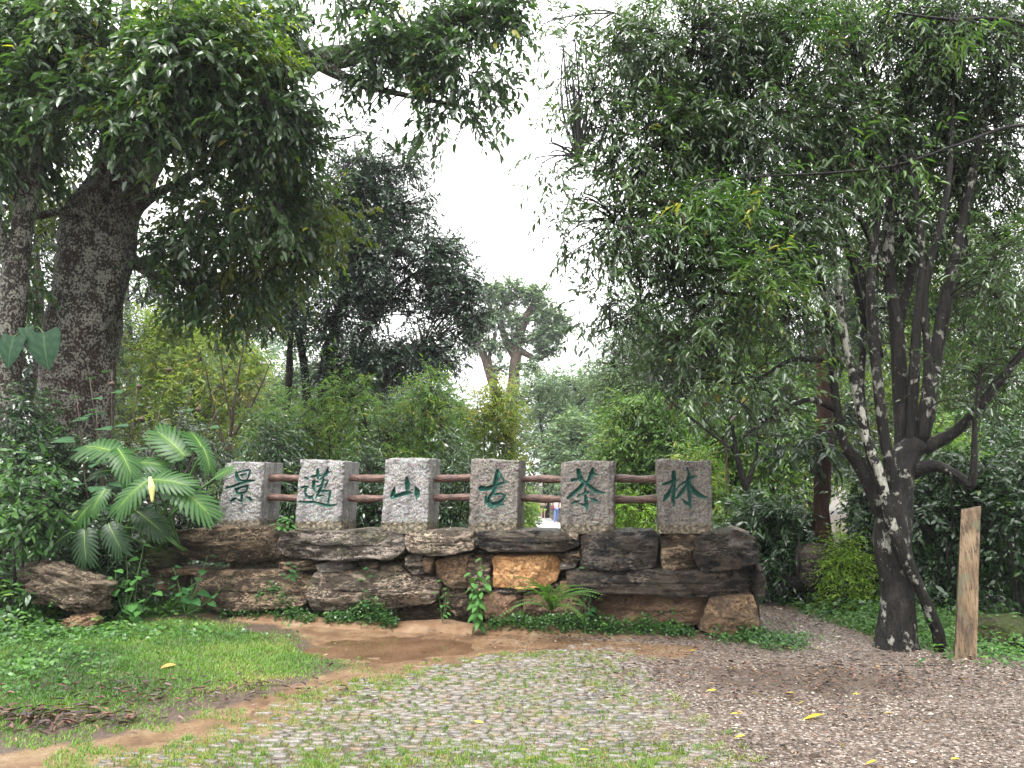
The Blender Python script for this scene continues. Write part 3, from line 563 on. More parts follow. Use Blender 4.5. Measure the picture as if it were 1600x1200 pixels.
# rubble and mortar core behind the facing stones
nu, nz, nv = 120, 20, 12; us = np.linspace(-3.05, 2.98, nu)
loop = [(.22, z) for z in np.linspace(-.15, .96, nz)] + [(v, .985) for v in np.linspace(.24, .74, nv)] + [(.78, z) for z in np.linspace(.95, -.15, nz)]
V = np.array([[(u, v, z) for v, z in loop] for u in us]); m_ = len(loop); q = V.reshape(-1, 3)
left = sstep(-2.2, -3.0, q[:, 0]); q[:, 2] = np.where(q[:, 2] > .5, q[:, 2] - left * .12, q[:, 2])
dn = fbm(q, 5, 3, 4) * .05; q = wpt(q[:, 0], q[:, 1] + dn * np.where(q[:, 1] < .5, 1, -1), q[:, 2] + fbm(q, 4, 9) * .02 * (q[:, 2] > .9))
i = (np.arange(nu - 1)[:, None] * m_ + np.arange(m_ - 1)[None]).ravel()
F = [np.stack([i, i + m_, i + m_ + 1, i + 1], -1)]; ends = []
for b_, sg in ((0, 1), ((nu - 1) * m_, -1)):
    for a in range(nz // 2 + nv // 2 + nz): 
        if a < m_ - 2 - a: ends.append((b_ + a, b_ + a + 1, b_ + m_ - 2 - a, b_ + m_ - 1 - a)[::sg])
obj('mortar_core', (q, F + [np.array(ends)]), M['mortar'], wall, smooth=True)

# ---- the six engraved pillars
CH = {
 0: [[(385, 280, 20), (400, 340, 28), (430, 405, 24)], [(385, 290, 12), (430, 278, 14), (500, 255, 12), (590, 245, 17), (610, 262, 16)], [(607, 258, 18), (588, 340, 16), (560, 400, 13)], [(465, 326, 17), (540, 305, 12)], [(430, 404, 24), (500, 424, 18), (560, 404, 15)],
     [(235, 525, 17), (330, 500, 19), (430, 462, 21), (520, 430, 24), (600, 415, 17), (682, 405, 11)], [(385, 550, 22), (480, 512, 16), (570, 495, 17)], [(385, 555, 24), (405, 612, 22)], [(570, 500, 17), (548, 580, 15)], [(410, 615, 19), (480, 605, 16), (548, 580, 13)],
     [(478, 640, 16), (478, 700, 20), (485, 795, 6)], [(480, 735, 22), (440, 722, 14), (400, 706, 8)], [(308, 735, 20), (350, 700, 26), (395, 684, 10)], [(545, 670, 13), (600, 690, 26), (635, 738, 13)]],
 1: [[(410, 230, 17), (415, 300, 26), (420, 380, 18)], [(320, 350, 17), (390, 342, 15), (470, 330, 11), (530, 308, 14)], [(575, 215, 17), (550, 285, 26), (500, 350, 17), (450, 395, 11)], [(580, 283, 15), (638, 270, 6)],
     [(352, 432, 28), (342, 500, 27), (362, 560, 18)], [(350, 425, 19), (425, 428, 11)], [(400, 505, 12), (480, 475, 16)], [(498, 390, 20), (482, 480, 20), (452, 560, 20), (402, 640, 18), (380, 690, 8)], [(510, 407, 13), (582, 405, 10)], [(577, 410, 11), (552, 470, 14), (520, 528, 9)],
     [(395, 590, 13), (490, 578, 15), (600, 570, 14)], [(607, 575, 17), (597, 650, 19), (575, 762, 15)], [(577, 757, 13), (528, 720, 6)], [(432, 650, 17), (490, 640, 11), (545, 668, 6)],
     [(215, 367, 18), (262, 382, 15)], [(160, 522, 13), (215, 506, 19), (262, 500, 13)], [(235, 520, 20), (215, 590, 15), (237, 650, 21), (290, 680, 22), (340, 642, 11), (352, 606, 8)], [(322, 682, 15), (345, 722, 11)],
     [(132, 738, 15), (230, 750, 17), (340, 745, 19), (450, 775, 20), (560, 800, 22), (650, 800, 15), (707, 788, 8)]],
 2: [[(505, 368, 18), (512, 450, 38), (515, 540, 30), (520, 590, 18)], [(312, 508, 8), (300, 580, 30), (280, 650, 34), (270, 692, 12)], [(285, 672, 24), (400, 632, 26), (520, 597, 27), (588, 600, 8)], [(633, 498, 8), (665, 570, 38), (670, 630, 37), (655, 707, 8)]],
 3: [[(520, 255, 24), (510, 340, 31), (490, 440, 35), (480, 520, 29), (455, 600, 24), (400, 660, 21)], [(545, 270, 14), (580, 350, 15), (630, 415, 13), (702, 436, 7)], [(265, 530, 37), (340, 540, 31), (430, 515, 28), (520, 475, 24), (600, 448, 17), (690, 437, 7)],
     [(345, 660, 18), (345, 740, 23), (400, 790, 30)], [(390, 680, 22), (385, 750, 28), (440, 785, 33), (530, 768, 28), (600, 710, 20), (640, 652, 15), (580, 612, 14), (510, 620, 16), (455, 640, 12)], [(420, 838, 12), (500, 808, 20), (610, 782, 14)]],
 4: [[(390, 252, 27), (400, 320, 31), (425, 390, 30), (480, 440, 22)], [(290, 407, 21), (370, 388, 16)], [(440, 372, 8), (500, 352, 7), (570, 340, 8)], [(610, 226, 18), (600, 300, 33), (565, 370, 24), (530, 432, 19)], [(630, 312, 16), (702, 316, 6)],
     [(480, 447, 22), (400, 530, 24), (310, 610, 25), (222, 682, 17)], [(490, 432, 20), (570, 510, 25), (660, 575, 25), (740, 596, 17), (817, 603, 6)], [(380, 652, 12), (430, 626, 12), (490, 602, 22), (582, 592, 8)], [(495, 540, 14), (505, 600, 22)],
     [(500, 650, 21), (510, 740, 25), (515, 800, 25), (532, 880, 9)], [(515, 802, 19), (440, 786, 14), (388, 774, 6)], [(295, 766, 15), (330, 745, 20), (380, 740, 11), (427, 718, 7)], [(578, 688, 11), (640, 715, 23), (717, 756, 7)]],
 5: [[(380, 277, 22), (378, 360, 28), (380, 480, 26), (375, 620, 25), (370, 720, 23), (387, 812, 9)], [(188, 473, 8), (260, 460, 19), (340, 430, 23), (445, 405, 10)], [(360, 492, 20), (310, 600, 24), (250, 670, 27), (224, 732, 11)],
     [(580, 215, 13), (620, 290, 15), (610, 380, 26), (600, 460, 34), (615, 560, 23), (625, 680, 23), (650, 832, 12)], [(640, 810, 13), (580, 760, 20), (508, 704, 9)], [(742, 335, 7), (660, 355, 20), (590, 415, 20), (520, 450, 15), (460, 495, 11), (405, 570, 12)],
     [(580, 482, 19), (520, 570, 23), (450, 650, 21), (403, 697, 9)], [(640, 482, 23), (690, 570, 30), (770, 630, 28), (850, 665, 20), (928, 675, 6)]]}
ORG = [(330, 710), (455, 710), (585, 710), (725, 710), (865, 710), (1015, 710)]
QUAD = [[(351, 720.5), (412, 723), (403.5, 825), (337.5, 825)], [(468, 718), (538, 719.5), (531, 832), (459, 832)], [(602, 715), (672, 717), (667.5, 834), (594, 834)], [(736, 717), (812, 718), (807.5, 834), (731, 834)], [(876, 719.5), (960, 720.5), (959.5, 834), (875, 834)], [(1026, 717), (1111, 719.5), (1115, 834), (1029, 834)]]
VFP = [.16, .14, .12, .10, .09, .09]; DEPTH = [.50, .50, .48, .5, .5, .5]
PLAB = ['shortest light grey pillar at the monstera end, engraved with the character 景', 'light grey granite pillar engraved with the many-stroked character 邁', 'light grey granite pillar with chipped top engraved with the three-pronged character 山',
        'warm grey granite pillar engraved with the character 古', 'warm grey granite pillar engraved with the character 茶', 'warm grey granite pillar nearest the wooden post, engraved with the character 林']
pil_ends = []
for k in range(6):
    qd = np.array([wall_uz(*p, v=VFP[k]) for p in QUAD[k]]); nu_, nz_ = 132, 172
    S, T = np.meshgrid(np.linspace(0, 1, nu_), np.linspace(0, 1, nz_))                # T: 0 top, 1 bottom
    def bil(S, T): return ((1 - S) * (1 - T))[..., None] * qd[0] + (S * (1 - T))[..., None] * qd[1] + (S * T)[..., None] * qd[2] + ((1 - S) * T)[..., None] * qd[3]
    G = bil(S, T); a, z = G[..., 0].ravel(), G[..., 1].ravel(); ox, oy = ORG[k]
    ins = np.full(a.shape, -1.0)
    for st in CH[k]:
        pts = [(*wall_uz(ox + X / 10, oy + Y_ / 10, VFP[k]), r / 10 * 9.0 / 1200 * 1.2) for X, Y_, r in st]
        for (a0, z0, r0), (a1, z1, r1) in zip(pts[:-1], pts[1:]):
            e2 = (a1 - a0) ** 2 + (z1 - z0) ** 2 + 1e-12; tt = np.clip(((a - a0) * (a1 - a0) + (z - z0) * (z1 - z0)) / e2, 0, 1)
            ins = np.maximum(ins, r0 + (r1 - r0) * tt - np.hypot(a - a0 - tt * (a1 - a0), z - z0 - tt * (z1 - z0)))
    Sf, Tf = S.ravel(), T.ravel(); w = np.linalg.norm(qd[1] - qd[0]); h = np.linalg.norm(qd[0] - qd[3])
    ed = np.minimum(np.minimum(Sf, 1 - Sf) * w, Tf * h); P3 = np.stack([a + 9 * k, z, z * 0], -1)
    rough = fbm(P3, 14, 3, 3) * .016 + fbm(P3, 45, 5, 2) * .012
    edge = .018 * np.clip(1 - ed / .02, 0, 1) ** 2 + .09 * np.clip(fbm(P3, 9, 8, 3), 0, 1) * np.clip(1 - ed / .06, 0, 1)
    groove = np.clip(ins, 0, None) * 1.5; groove = np.minimum(groove, .042)
    v = VFP[k] + np.where(ins > 0, groove + rough * .3, rough) + edge
    zt = z - np.clip(1 - Tf * h / .03, 0, 1) * np.clip(fbm(np.stack([a + 9 * k, a * 0, a * 0], -1), 8, 4, 3) * .05, -.004, .03)
    V = wpt(a, v, zt); idx = np.arange(nu_ * nz_).reshape(nz_, nu_)
    F = np.stack([idx[1:, :-1], idx[1:, 1:], idx[:-1, 1:], idx[:-1, :-1]], -1).reshape(-1, 4)
    grn = ins[F].mean(1) > .0008; base = wpt(qd[2:, 0].mean(), VFP[k] + .25, 1.0)
    root = empty('stone_pillar', base, PLAB[k], 'pillar', 'engraved pillars on the stone wall')
    loopi = np.concatenate([idx[0, :], idx[1:, -1], idx[-1, -2::-1], idx[-2:0:-1, 0]]); nd = 24; VV = [V]; m_ = len(loopi); la, lz = a[loopi], zt[loopi]
    for j in range(1, nd + 1):
        f = j / nd; vv = VFP[k] + .018 + f * DEPTH[k]; P = np.stack([la + 9 * k, lz, np.full(m_, vv)], -1)
        dn = fbm(P, 12, 2, 3) * .014; cx_, cz_ = qd[:, 0].mean(), qd[:, 1].mean(); VV.append(wpt(la + np.sign(la - cx_) * dn, vv, lz + dn * .8))
    VV.append(wpt(la.mean(), VFP[k] + DEPTH[k] + .02, lz.mean())[None]); VV = np.vstack(VV); b0 = nu_ * nz_; j = np.arange(m_); q = (j + 1) % m_
    SF = [np.stack([loopi[j], loopi[q], b0 + q, b0 + j], -1)] + [np.stack([b0 + r * m_ + j, b0 + r * m_ + q, b0 + (r + 1) * m_ + q, b0 + (r + 1) * m_ + j], -1) for r in range(nd - 1)]
    cap = np.stack([b0 + (nd - 1) * m_ + j, b0 + (nd - 1) * m_ + q, np.full(m_, len(VV) - 1)], -1)
    obj('shaft', (VV, [np.vstack([F[~grn]] + SF), cap]), M['granite' if k < 3 else 'granite_warm'], root, smooth=True)
    gf = F[grn]; uq, inv = np.unique(gf, return_inverse=True)
    obj('engraved_character', (V[uq], [inv.reshape(gf.shape)]), M['green'], root, smooth=True)
    pil_ends.append((qd[:, 0].min(), qd[:, 0].max(), qd))
# ---- log rails between the pillars
ORD = ['first', 'second', 'third', 'fourth', 'fifth']; PAIR = ['first and second', 'second and third', 'third and fourth', 'fourth and fifth', 'fifth and sixth']
for g in range(5):
    for r, py in ((0, 747), (1, 778)):
        pa, pb = QUAD[g][1], QUAD[g + 1][0]; ua, z0 = wall_uz((pa[0] + pb[0]) / 2 - 20, py + (1 if g > 2 else 0), .36); ua = pil_ends[g][1]; ub = pil_ends[g + 1][0]
        n = 26; f = np.linspace(0, 1, n); u = ua - .06 + (ub - ua + .14) * f
        P = wpt(u, .36 + .006 * np.sin(f * 7 + g), z0 + .006 * np.sin(f * 5 + g * 2 + r) + rng.normal(0, .004)); rad = .044 + .005 * np.sin(f * 9 + g * 3 + r) + rng.normal(0, .002)
        root = empty('log_rail', P[n // 2], '%s peeled log rail between the %s pillars' % (('upper', 'lower')[r], PAIR[g]), 'rail', 'red brown log rails between the pillars')
        obj('log', tube(P, rad, 14, .08, 6, g * 3 + r), M['log'], root, smooth=True)
# ================================================================ TREES, SHRUBS, PLANTS
def crown(blobs, n, per=10, goff=2.2, L=.1, W=None, lod=2, droop=.5, spr=.4, shell=2.0, gap=.0, skel=None, nodes=4, tw=.004, hang=.25, upn=1.0, tipbias=0.0, gs=1.1):
    """leaf sprigs spread through ellipsoids (px, py, distance, rx, ry in photo pixels at that distance, optional depth in m); returns (leaf geometry, twig geometry)"""
    B = []
    for b in blobs:
        c = at(*b[:3]); k = b[2] / FPX; rx, ry = b[3] * k, b[4] * k; B.append((*c, rx, b[5] if len(b) > 5 else .45 * (rx + ry), ry, b[6] if len(b) > 6 else 1.0))
    B = np.array(B); wgt = B[:, 3] * B[:, 5] * B[:, 6]; pick = rng.choice(len(B), int(n * 1.6) if gap else n, p=wgt / wgt.sum()); b = B[pick]; n = len(b)
    d = nrm(rng.normal(size=(n, 3))); r = rng.random(n) ** (1 / shell); p = b[:, :3] + d * r[:, None] * b[:, 3:6]
    if gap:
        k = fbm(p, gs, goff, 2) > gap - .12 * rng.random(n); p, d, b = p[k], d[k], b[k]; n = len(p)
    sd = nrm(d * .6 + rng.normal(0, .55, (n, 3)) + np.array([0, 0, -hang])); sl = spr * rng.uniform(.6, 1.35, n)
    t = (np.arange(per) + .6) / per; Pm = p[:, None] + sd[:, None] * (t[None, :, None] * sl[:, None, None]) - np.array([0, 0, 1]) * (t ** 2)[None, :, None] * (sl * hang * .6)[:, None, None]
    side = nrm(np.cross(sd, np.array([.1, .2, 1.0]))); sg = np.where(np.arange(per) % 2 == 0, 1, -1)[None, :, None]
    D = sd[:, None] * .65 + side[:, None] * sg * .75 + rng.normal(0, .3, (n, per, 3)) + np.array([0, 0, -droop]); U = rng.normal(0, .45, (n, per, 3)) + np.array([0, -.25, upn])
    tint = np.clip(.1 + .5 * rng.random((n, 1)) + .28 * rng.random((n, per)) + .35 * fbm(p, .9, 6)[:, None] + tipbias + (rng.random((n, per)) > .993) * .5 + (rng.random((n, 1)) > .95) * .25, 0, 1)
    LL = (L * rng.uniform(.5, 1.3, (n, per)) * rng.uniform(.75, 1.2, (n, 1))).ravel()
    geo = leaves(Pm.reshape(-1, 3), D.reshape(-1, 3), U.reshape(-1, 3), LL, LL * (W or .34), tint.ravel(), lod)
    twg = None
    if skel is not None:
        nd = []
        for q in B:
            e = nrm(rng.normal(size=(nodes, 3))); nd.append(q[:3] + e * (rng.random((nodes, 1)) ** .6) * q[3:6] * .75)
        nd = np.vstack(nd); m = len(nd); dist = np.linalg.norm(nd[:, None] - skel[None], axis=2) + np.clip(skel[None, :, 2] - nd[:, None, 2] + .1, 0, None) * 1.2
        s0 = skel[dist.argmin(1)]; mid = (s0 + nd) / 2 + rng.normal(0, .1, (m, 3)) * np.linalg.norm(nd - s0, axis=1)[:, None] + np.array([0, 0, .08])
        mb = MB(); ln = np.linalg.norm(nd - s0, axis=1)[:, None]; mb.add(*bez(s0, mid, nd, np.clip(ln * .012, tw * 2, .035), np.full((m, 1), tw * 1.3), 6, 5))
        tt = .55; bp = (1 - tt) ** 2 * s0 + 2 * tt * (1 - tt) * mid + tt * tt * nd; att = np.vstack([nd, bp])
        best = np.empty(n, int)
        for a in range(0, n, 2000): best[a:a + 2000] = np.linalg.norm(p[a:a + 2000, None] - att[None], axis=2).argmin(1)
        a0 = att[best]; e = Pm[:, -1]; mid = p * .75 + a0 * .25 + rng.normal(0, .16, (n, 3)) * np.linalg.norm(p - a0, axis=1)[:, None]; far = np.linalg.norm(p - a0, axis=1)
        mb.add(*bez(a0, mid, e, np.full((n, 1), tw), np.full((n, 1), tw * .35), 4, 3)); twg = mb.geo()
    return geo, twg
def tree(name, label, cat, stems, blobs, n, leaf, bark_m, group=None, twig_m='twig', sides=12, amp=.28, ns=4.0, sub=7, part='limb', **kw):
    """stems: lists of (px, py, distance, radius in m), the first being the trunk"""
    paths = []
    for s in stems:
        P = [at(*q[:3]) for q in s]; paths.append(smooth_path(P, [q[3] for q in s], sub))
    for P, r in paths[:1]: P[0][2] = min(P[0][2], float(gz(P[0][0], P[0][1])) - .12)
    b = paths[0][0][0]; root = empty(name, (b[0], b[1], float(gz(b[0], b[1]))), label, cat, group)
    for k, (P, r) in enumerate(paths): obj('trunk' if k == 0 else part, tube(P, r, sides if k == 0 else max(6, sides - 4), amp, ns, 3.3 * k), M[bark_m if not isinstance(bark_m, dict) else bark_m.get(k, bark_m['d'])], root, smooth=True)
    sk = np.vstack([P for P, r in paths]) if kw.pop('twigs', True) else None
    extra = kw.pop('extra', None); geo, tw = crown(blobs, n, skel=sk, **kw)
    if tw is not None: obj('twigs', tw, M[twig_m], root, kind='stuff')
    obj('crown', geo, M[leaf], root, kind='stuff')
    if extra:
        for leaf2, bl2, n2, kw2 in extra: obj('extra_foliage', crown(bl2, n2, skel=None, **kw2)[0], M[leaf2], root, kind='stuff')
    return root
def ground_py(px, Y):                                # pixel row of the ground at that distance
    x = (px - 800) / FPX * Y; z = float(gz(x, Y)); a = math.atan2(z - EYE, Y) - PITCH; return 600 - math.tan(a) * FPX
def bush(name, label, cat, px, top, Y, hw, n, leaf, L=.09, W=.3, group=None, lod=2, bark_m='twig', low=.12, ns=6, **kw):
    """several stems from the ground under a rounded uneven mass of leaves"""
    g = ground_py(px, Y) - 2; h = g - top; k = Y / FPX; stems = []
    for a in range(ns):
        f = (a + .5) / ns * 2 - 1; e = px + hw * .75 * f * rng.uniform(.6, 1.1)
        stems.append([(px + hw * .25 * f, g + 4, Y, .022), (px + hw * .4 * f, g - h * .35, Y + rng.normal(0, .15), .016), (e, top + h * rng.uniform(.2, .4), Y + rng.normal(0, .3), .006)])
    bl = []
    for a in range(9):
        t = a / 8; yy = g - h * (low + (1 - low - .16) * t) ; w = hw * (.62 + .3 * math.sin(t * 2.6 + .5)) 
        bl.append((px + rng.normal(0, hw * .28), yy, Y + rng.normal(0, hw * k * .25), w * rng.uniform(.6, .85), max(h * .17, hw * .3)))
    return tree(name, label, cat, stems, bl, n, leaf, bark_m, group, sides=8, sub=4, part='stem', L=L, W=W, lod=lod, nodes=2, tw=.0035, **kw)

# ---- the big leaning tree on the left
tree('leaning_tree', 'huge lichen covered tree leaning right, its bough reaching over the path', 'tree',
     [[(66, 925, 11.6, .72), (86, 820, 11.6, .6), (102, 720, 11.6, .54), (117, 610, 11.6, .51), (133, 500, 11.6, .505), (152, 400, 11.6, .535), (180, 310, 11.6, .47), (222, 222, 11.5, .38), (262, 140, 11.3, .33), (285, 40, 11.1, .28), (300, -120, 11, .2)],
      [(240, 225, 11.5, .26), (330, 158, 11.3, .23), (420, 122, 11.2, .2), (490, 96, 11.1, .18), (560, 82, 11, .15), (640, 58, 10.9, .12), (730, 22, 10.8, .08), (800, -10, 10.7, .04)],
      [(142, 420, 11.4, .14), (138, 330, 11.1, .12), (158, 280, 11, .11), (172, 200, 11, .1), (190, 90, 10.9, .07), (200, -20, 10.9, .05)],
      [(140, 330, 11.1, .1), (95, 330, 11, .07), (48, 338, 11, .05), (0, 320, 11, .03)],
      [(206, 330, 11.5, .1), (250, 300, 11.4, .07), (330, 262, 11.2, .05), (430, 240, 11, .03)],
      [(200, 400, 11.6, .12), (240, 430, 11.9, .08), (300, 442, 12, .06), (370, 455, 12.1, .03)],
      [(490, 96, 11.1, .1), (560, 130, 10.9, .06), (640, 150, 10.8, .04), (740, 170, 10.7, .02)]],
     [(60, 60, 10.6, 120, 95), (190, 60, 10.2, 130, 90), (320, 90, 9.8, 120, 90), (420, 140, 10, 90, 85), (120, 170, 10.2, 110, 65), (250, 175, 10.1, 90, 60), (370, 225, 10.4, 90, 70), (440, 290, 10.8, 85, 75, .8, .7), (490, 340, 11.4, 70, 60, .8, .45), (340, 320, 11.3, 90, 60, .9, .5),
      (420, 395, 11.8, 80, 60, .8, .45), (300, 400, 12, 70, 55, .8, .4), (350, 470, 12.2, 80, 35, .8, .4), (28, 220, 10.8, 65, 80), (450, 200, 10.8, 60, 80), (410, 60, 10.6, 80, 70), (500, 300, 11.3, 50, 40, .7, .5),
      (540, 20, 11, 130, 50), (690, 25, 10.8, 110, 55), (620, 95, 10.8, 120, 50), (730, 100, 10.7, 75, 60), (590, 175, 10.8, 60, 35), (690, 190, 10.7, 75, 22), (780, 20, 10.6, 40, 45), (565, 210, 10.8, 25, 20), (520, 150, 11, 40, 30)],
     4600, 'lf_left', 'bark_big', sides=28, amp=.42, ns=2.4, sub=8, per=11, L=.14, W=.5, lod=3, droop=.5, spr=.5, hang=.4, nodes=4, tw=.006, gap=.02, gs=1.5,
     extra=[('lf_backlit', [(420, 395, 11.9, 85, 65), (300, 400, 12.1, 80, 60), (360, 470, 12.3, 90, 35), (100, 300, 12.5, 110, 80), (490, 340, 11.6, 70, 60), (330, 300, 11.9, 80, 60)], 620, dict(per=11, L=.14, W=.42, lod=3, droop=.6, spr=.5, hang=.4, gap=.0)), ('lf_yellow', [(300, 30, 9.7, 80, 40), (400, 85, 9.8, 60, 45), (160, 175, 9.9, 25, 12), (200, 90, 10, 30, 14), (450, 240, 10.6, 30, 25)], 260, dict(per=10, L=.13, W=.34, lod=3, droop=.4, spr=.4))])
tree('slender_tree', 'slender lichen spotted tree standing left of the huge leaning tree', 'tree',
     [[(-8, 960, 10.4, .2), (2, 760, 10.4, .19), (10, 560, 10.4, .175), (25, 430, 10.4, .16), (40, 330, 10.4, .14), (58, 210, 10.4, .115), (78, 80, 10.4, .09), (90, -40, 10.4, .06)], [(22, 460, 10.4, .07), (-5, 330, 10.2, .05), (-20, 200, 10, .03)], [(60, 200, 10.4, .06), (30, 120, 10.2, .04), (-10, 40, 10, .02)]],
     [(20, 90, 10, 80, 80), (-20, 250, 10, 50, 90), (70, 20, 10, 70, 50), (30, 420, 11, 40, 60)], 500, 'lf_left', 'bark_big', sides=16, amp=.3, per=10, L=.14, W=.36, lod=3, droop=.7, spr=.45, hang=.4, nodes=4)
# ---- the dark many-stemmed tree in the middle
tree('dark_tree', 'dense dark blue green tree with several black stems behind the shrubs', 'tree',
     [[(505, 905, 18, .2), (506, 760, 18, .19), (508, 640, 18, .18), (512, 560, 18, .16), (540, 450, 18, .11), (560, 330, 18, .07), (572, 240, 18, .03)],
      [(498, 840, 18, .13), (482, 650, 18, .11), (470, 540, 18, .09), (440, 430, 17.8, .05), (420, 360, 17.8, .03)],
      [(515, 840, 18, .13), (530, 640, 18, .11), (560, 540, 18, .08), (620, 450, 18, .05), (680, 410, 18, .03)],
      [(500, 840, 18, .1), (452, 700, 18, .09), (452, 580, 18, .08), (455, 520, 18, .06), (470, 400, 18, .03)],
      [(516, 600, 18, .08), (590, 560, 18, .06), (660, 540, 17.8, .03)]],
     [(560, 258, 18, 60, 42), (520, 320, 18, 100, 55), (610, 315, 18, 70, 50), (480, 400, 18, 100, 70), (590, 410, 18, 120, 75), (685, 430, 18, 55, 55), (560, 495, 18, 130, 55), (660, 520, 17.8, 80, 45), (725, 460, 17.6, 35, 40), (440, 330, 17.8, 60, 70), (705, 375, 18, 20, 22), (600, 560, 18, 90, 32), (420, 460, 17.6, 60, 60), (740, 500, 17.6, 25, 25), (640, 255, 18, 30, 22), (625, 500, 18.4, 75, 45, 1, 1.2), (680, 560, 18.2, 50, 24), (560, 580, 18.3, 80, 30)],
     6400, 'lf_mid', 'bark_dark', sides=12, per=11, L=.115, W=.42, lod=2, droop=.35, spr=.5, hang=.15, nodes=6, tw=.009, gap=-.08, gs=.9)
# ---- the hazy tall tree far off and its neighbours
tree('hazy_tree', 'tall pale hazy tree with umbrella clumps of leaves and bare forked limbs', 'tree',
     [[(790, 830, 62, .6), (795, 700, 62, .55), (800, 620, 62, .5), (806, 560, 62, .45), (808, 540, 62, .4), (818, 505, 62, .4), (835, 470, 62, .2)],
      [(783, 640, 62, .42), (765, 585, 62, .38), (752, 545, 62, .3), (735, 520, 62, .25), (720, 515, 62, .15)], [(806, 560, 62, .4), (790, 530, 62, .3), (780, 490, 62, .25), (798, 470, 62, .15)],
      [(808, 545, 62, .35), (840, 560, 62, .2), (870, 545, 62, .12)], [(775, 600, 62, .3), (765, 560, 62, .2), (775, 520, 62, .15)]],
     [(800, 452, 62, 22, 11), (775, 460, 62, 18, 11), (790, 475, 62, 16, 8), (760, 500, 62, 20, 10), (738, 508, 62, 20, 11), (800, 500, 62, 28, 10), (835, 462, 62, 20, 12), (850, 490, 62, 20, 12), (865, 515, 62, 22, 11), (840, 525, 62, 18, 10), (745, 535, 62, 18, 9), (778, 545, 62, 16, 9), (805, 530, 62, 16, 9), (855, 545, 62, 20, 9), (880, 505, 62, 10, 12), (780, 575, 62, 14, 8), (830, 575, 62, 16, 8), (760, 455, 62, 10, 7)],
     1500, 'lf_far_haze', 'bark_brown', sides=8, per=8, L=.38, W=.5, lod=1, droop=.1, spr=.8, hang=0, nodes=2, tw=.03)
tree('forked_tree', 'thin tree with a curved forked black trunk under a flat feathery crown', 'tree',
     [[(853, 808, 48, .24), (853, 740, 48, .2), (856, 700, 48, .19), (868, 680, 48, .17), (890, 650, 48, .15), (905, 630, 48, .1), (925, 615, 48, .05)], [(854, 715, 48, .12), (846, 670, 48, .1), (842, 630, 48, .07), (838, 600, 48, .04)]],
     [(930, 600, 48, 50, 14), (890, 605, 48, 55, 18), (845, 600, 48, 45, 18), (960, 615, 48, 30, 14), (850, 640, 48, 45, 20), (810, 620, 48, 25, 15), (880, 640, 48, 35, 12)], 1000, 'lf_far_haze', 'bark_dark', sides=8, per=10, L=.22, W=.32, lod=1, droop=.2, spr=.8, hang=.1, nodes=3, tw=.01)
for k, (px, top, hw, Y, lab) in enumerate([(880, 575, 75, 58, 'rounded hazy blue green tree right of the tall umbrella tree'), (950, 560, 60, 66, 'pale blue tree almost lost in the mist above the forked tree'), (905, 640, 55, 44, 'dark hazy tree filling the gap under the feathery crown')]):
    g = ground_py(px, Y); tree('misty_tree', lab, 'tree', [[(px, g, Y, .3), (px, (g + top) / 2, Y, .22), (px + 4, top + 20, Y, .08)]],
         [(px, top + 35, Y, hw * .6, 34), (px - hw * .45, top + 60, Y, hw * .5, 40), (px + hw * .45, top + 60, Y, hw * .5, 40), (px, top + 105, Y, hw * .9, 55)], 1100, 'lf_far_haze', 'bark_brown', 'misty trees in the distance', twigs=False, sides=8, per=8, L=.32, W=.5, lod=1, droop=.2, spr=.8, hang=.1)
# ---- trees behind, left side
tree('yellow_green_tree', 'loose yellow green tree in the clearing behind the leaning trunk', 'tree',
     [[(300, 845, 24, .16), (302, 720, 24, .14), (305, 620, 24, .1), (315, 540, 24, .05)], [(303, 700, 24, .08), (260, 600, 24, .05), (235, 530, 24, .03)], [(304, 680, 24, .08), (350, 590, 24, .05), (380, 540, 24, .03)]],
     [(300, 520, 24, 70, 35), (250, 560, 24, 70, 45), (350, 560, 24, 70, 45), (300, 610, 24, 110, 45), (230, 510, 24, 40, 25), (390, 600, 24, 50, 50), (280, 660, 24, 120, 40), (260, 495, 24, 25, 18)], 2500, 'lf_yellow', 'bark_brown', sides=8, per=9, L=.14, W=.4, lod=1, droop=.3, spr=.5, gap=-.08)
tree('bare_sapling', 'thin sapling with upright bare grey twigs and few leaves', 'sapling',
     [[(352, 870, 14.5, .05), (356, 760, 14.5, .045), (362, 660, 14.5, .035), (372, 590, 14.5, .02), (385, 520, 14.5, .008)], [(358, 720, 14.5, .03), (335, 640, 14.5, .02), (318, 560, 14.4, .008)], [(360, 690, 14.5, .03), (400, 620, 14.5, .018), (425, 560, 14.5, .007)], [(362, 660, 14.5, .02), (350, 600, 14.5, .012), (345, 540, 14.5, .006)], [(355, 780, 14.5, .03), (395, 700, 14.6, .02), (412, 640, 14.6, .008)]],
     [(350, 590, 14.5, 60, 60), (400, 610, 14.5, 50, 60)], 60, 'lf_fresh', 'bark_brown', twig_m='twig_grey', sides=7, per=6, L=.08, lod=2, droop=.2, spr=.35, nodes=18, tw=.004)
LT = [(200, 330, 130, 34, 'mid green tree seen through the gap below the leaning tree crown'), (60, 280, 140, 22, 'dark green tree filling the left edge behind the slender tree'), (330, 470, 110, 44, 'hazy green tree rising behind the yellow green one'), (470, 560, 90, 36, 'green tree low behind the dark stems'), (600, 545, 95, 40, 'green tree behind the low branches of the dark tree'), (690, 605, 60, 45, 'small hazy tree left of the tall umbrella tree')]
LT += [(-180, 300, 150, 18, 'dark green tree standing well left of the slender tree'), (-420, 380, 170, 24, 'green tree at the outer left edge of the clearing')]
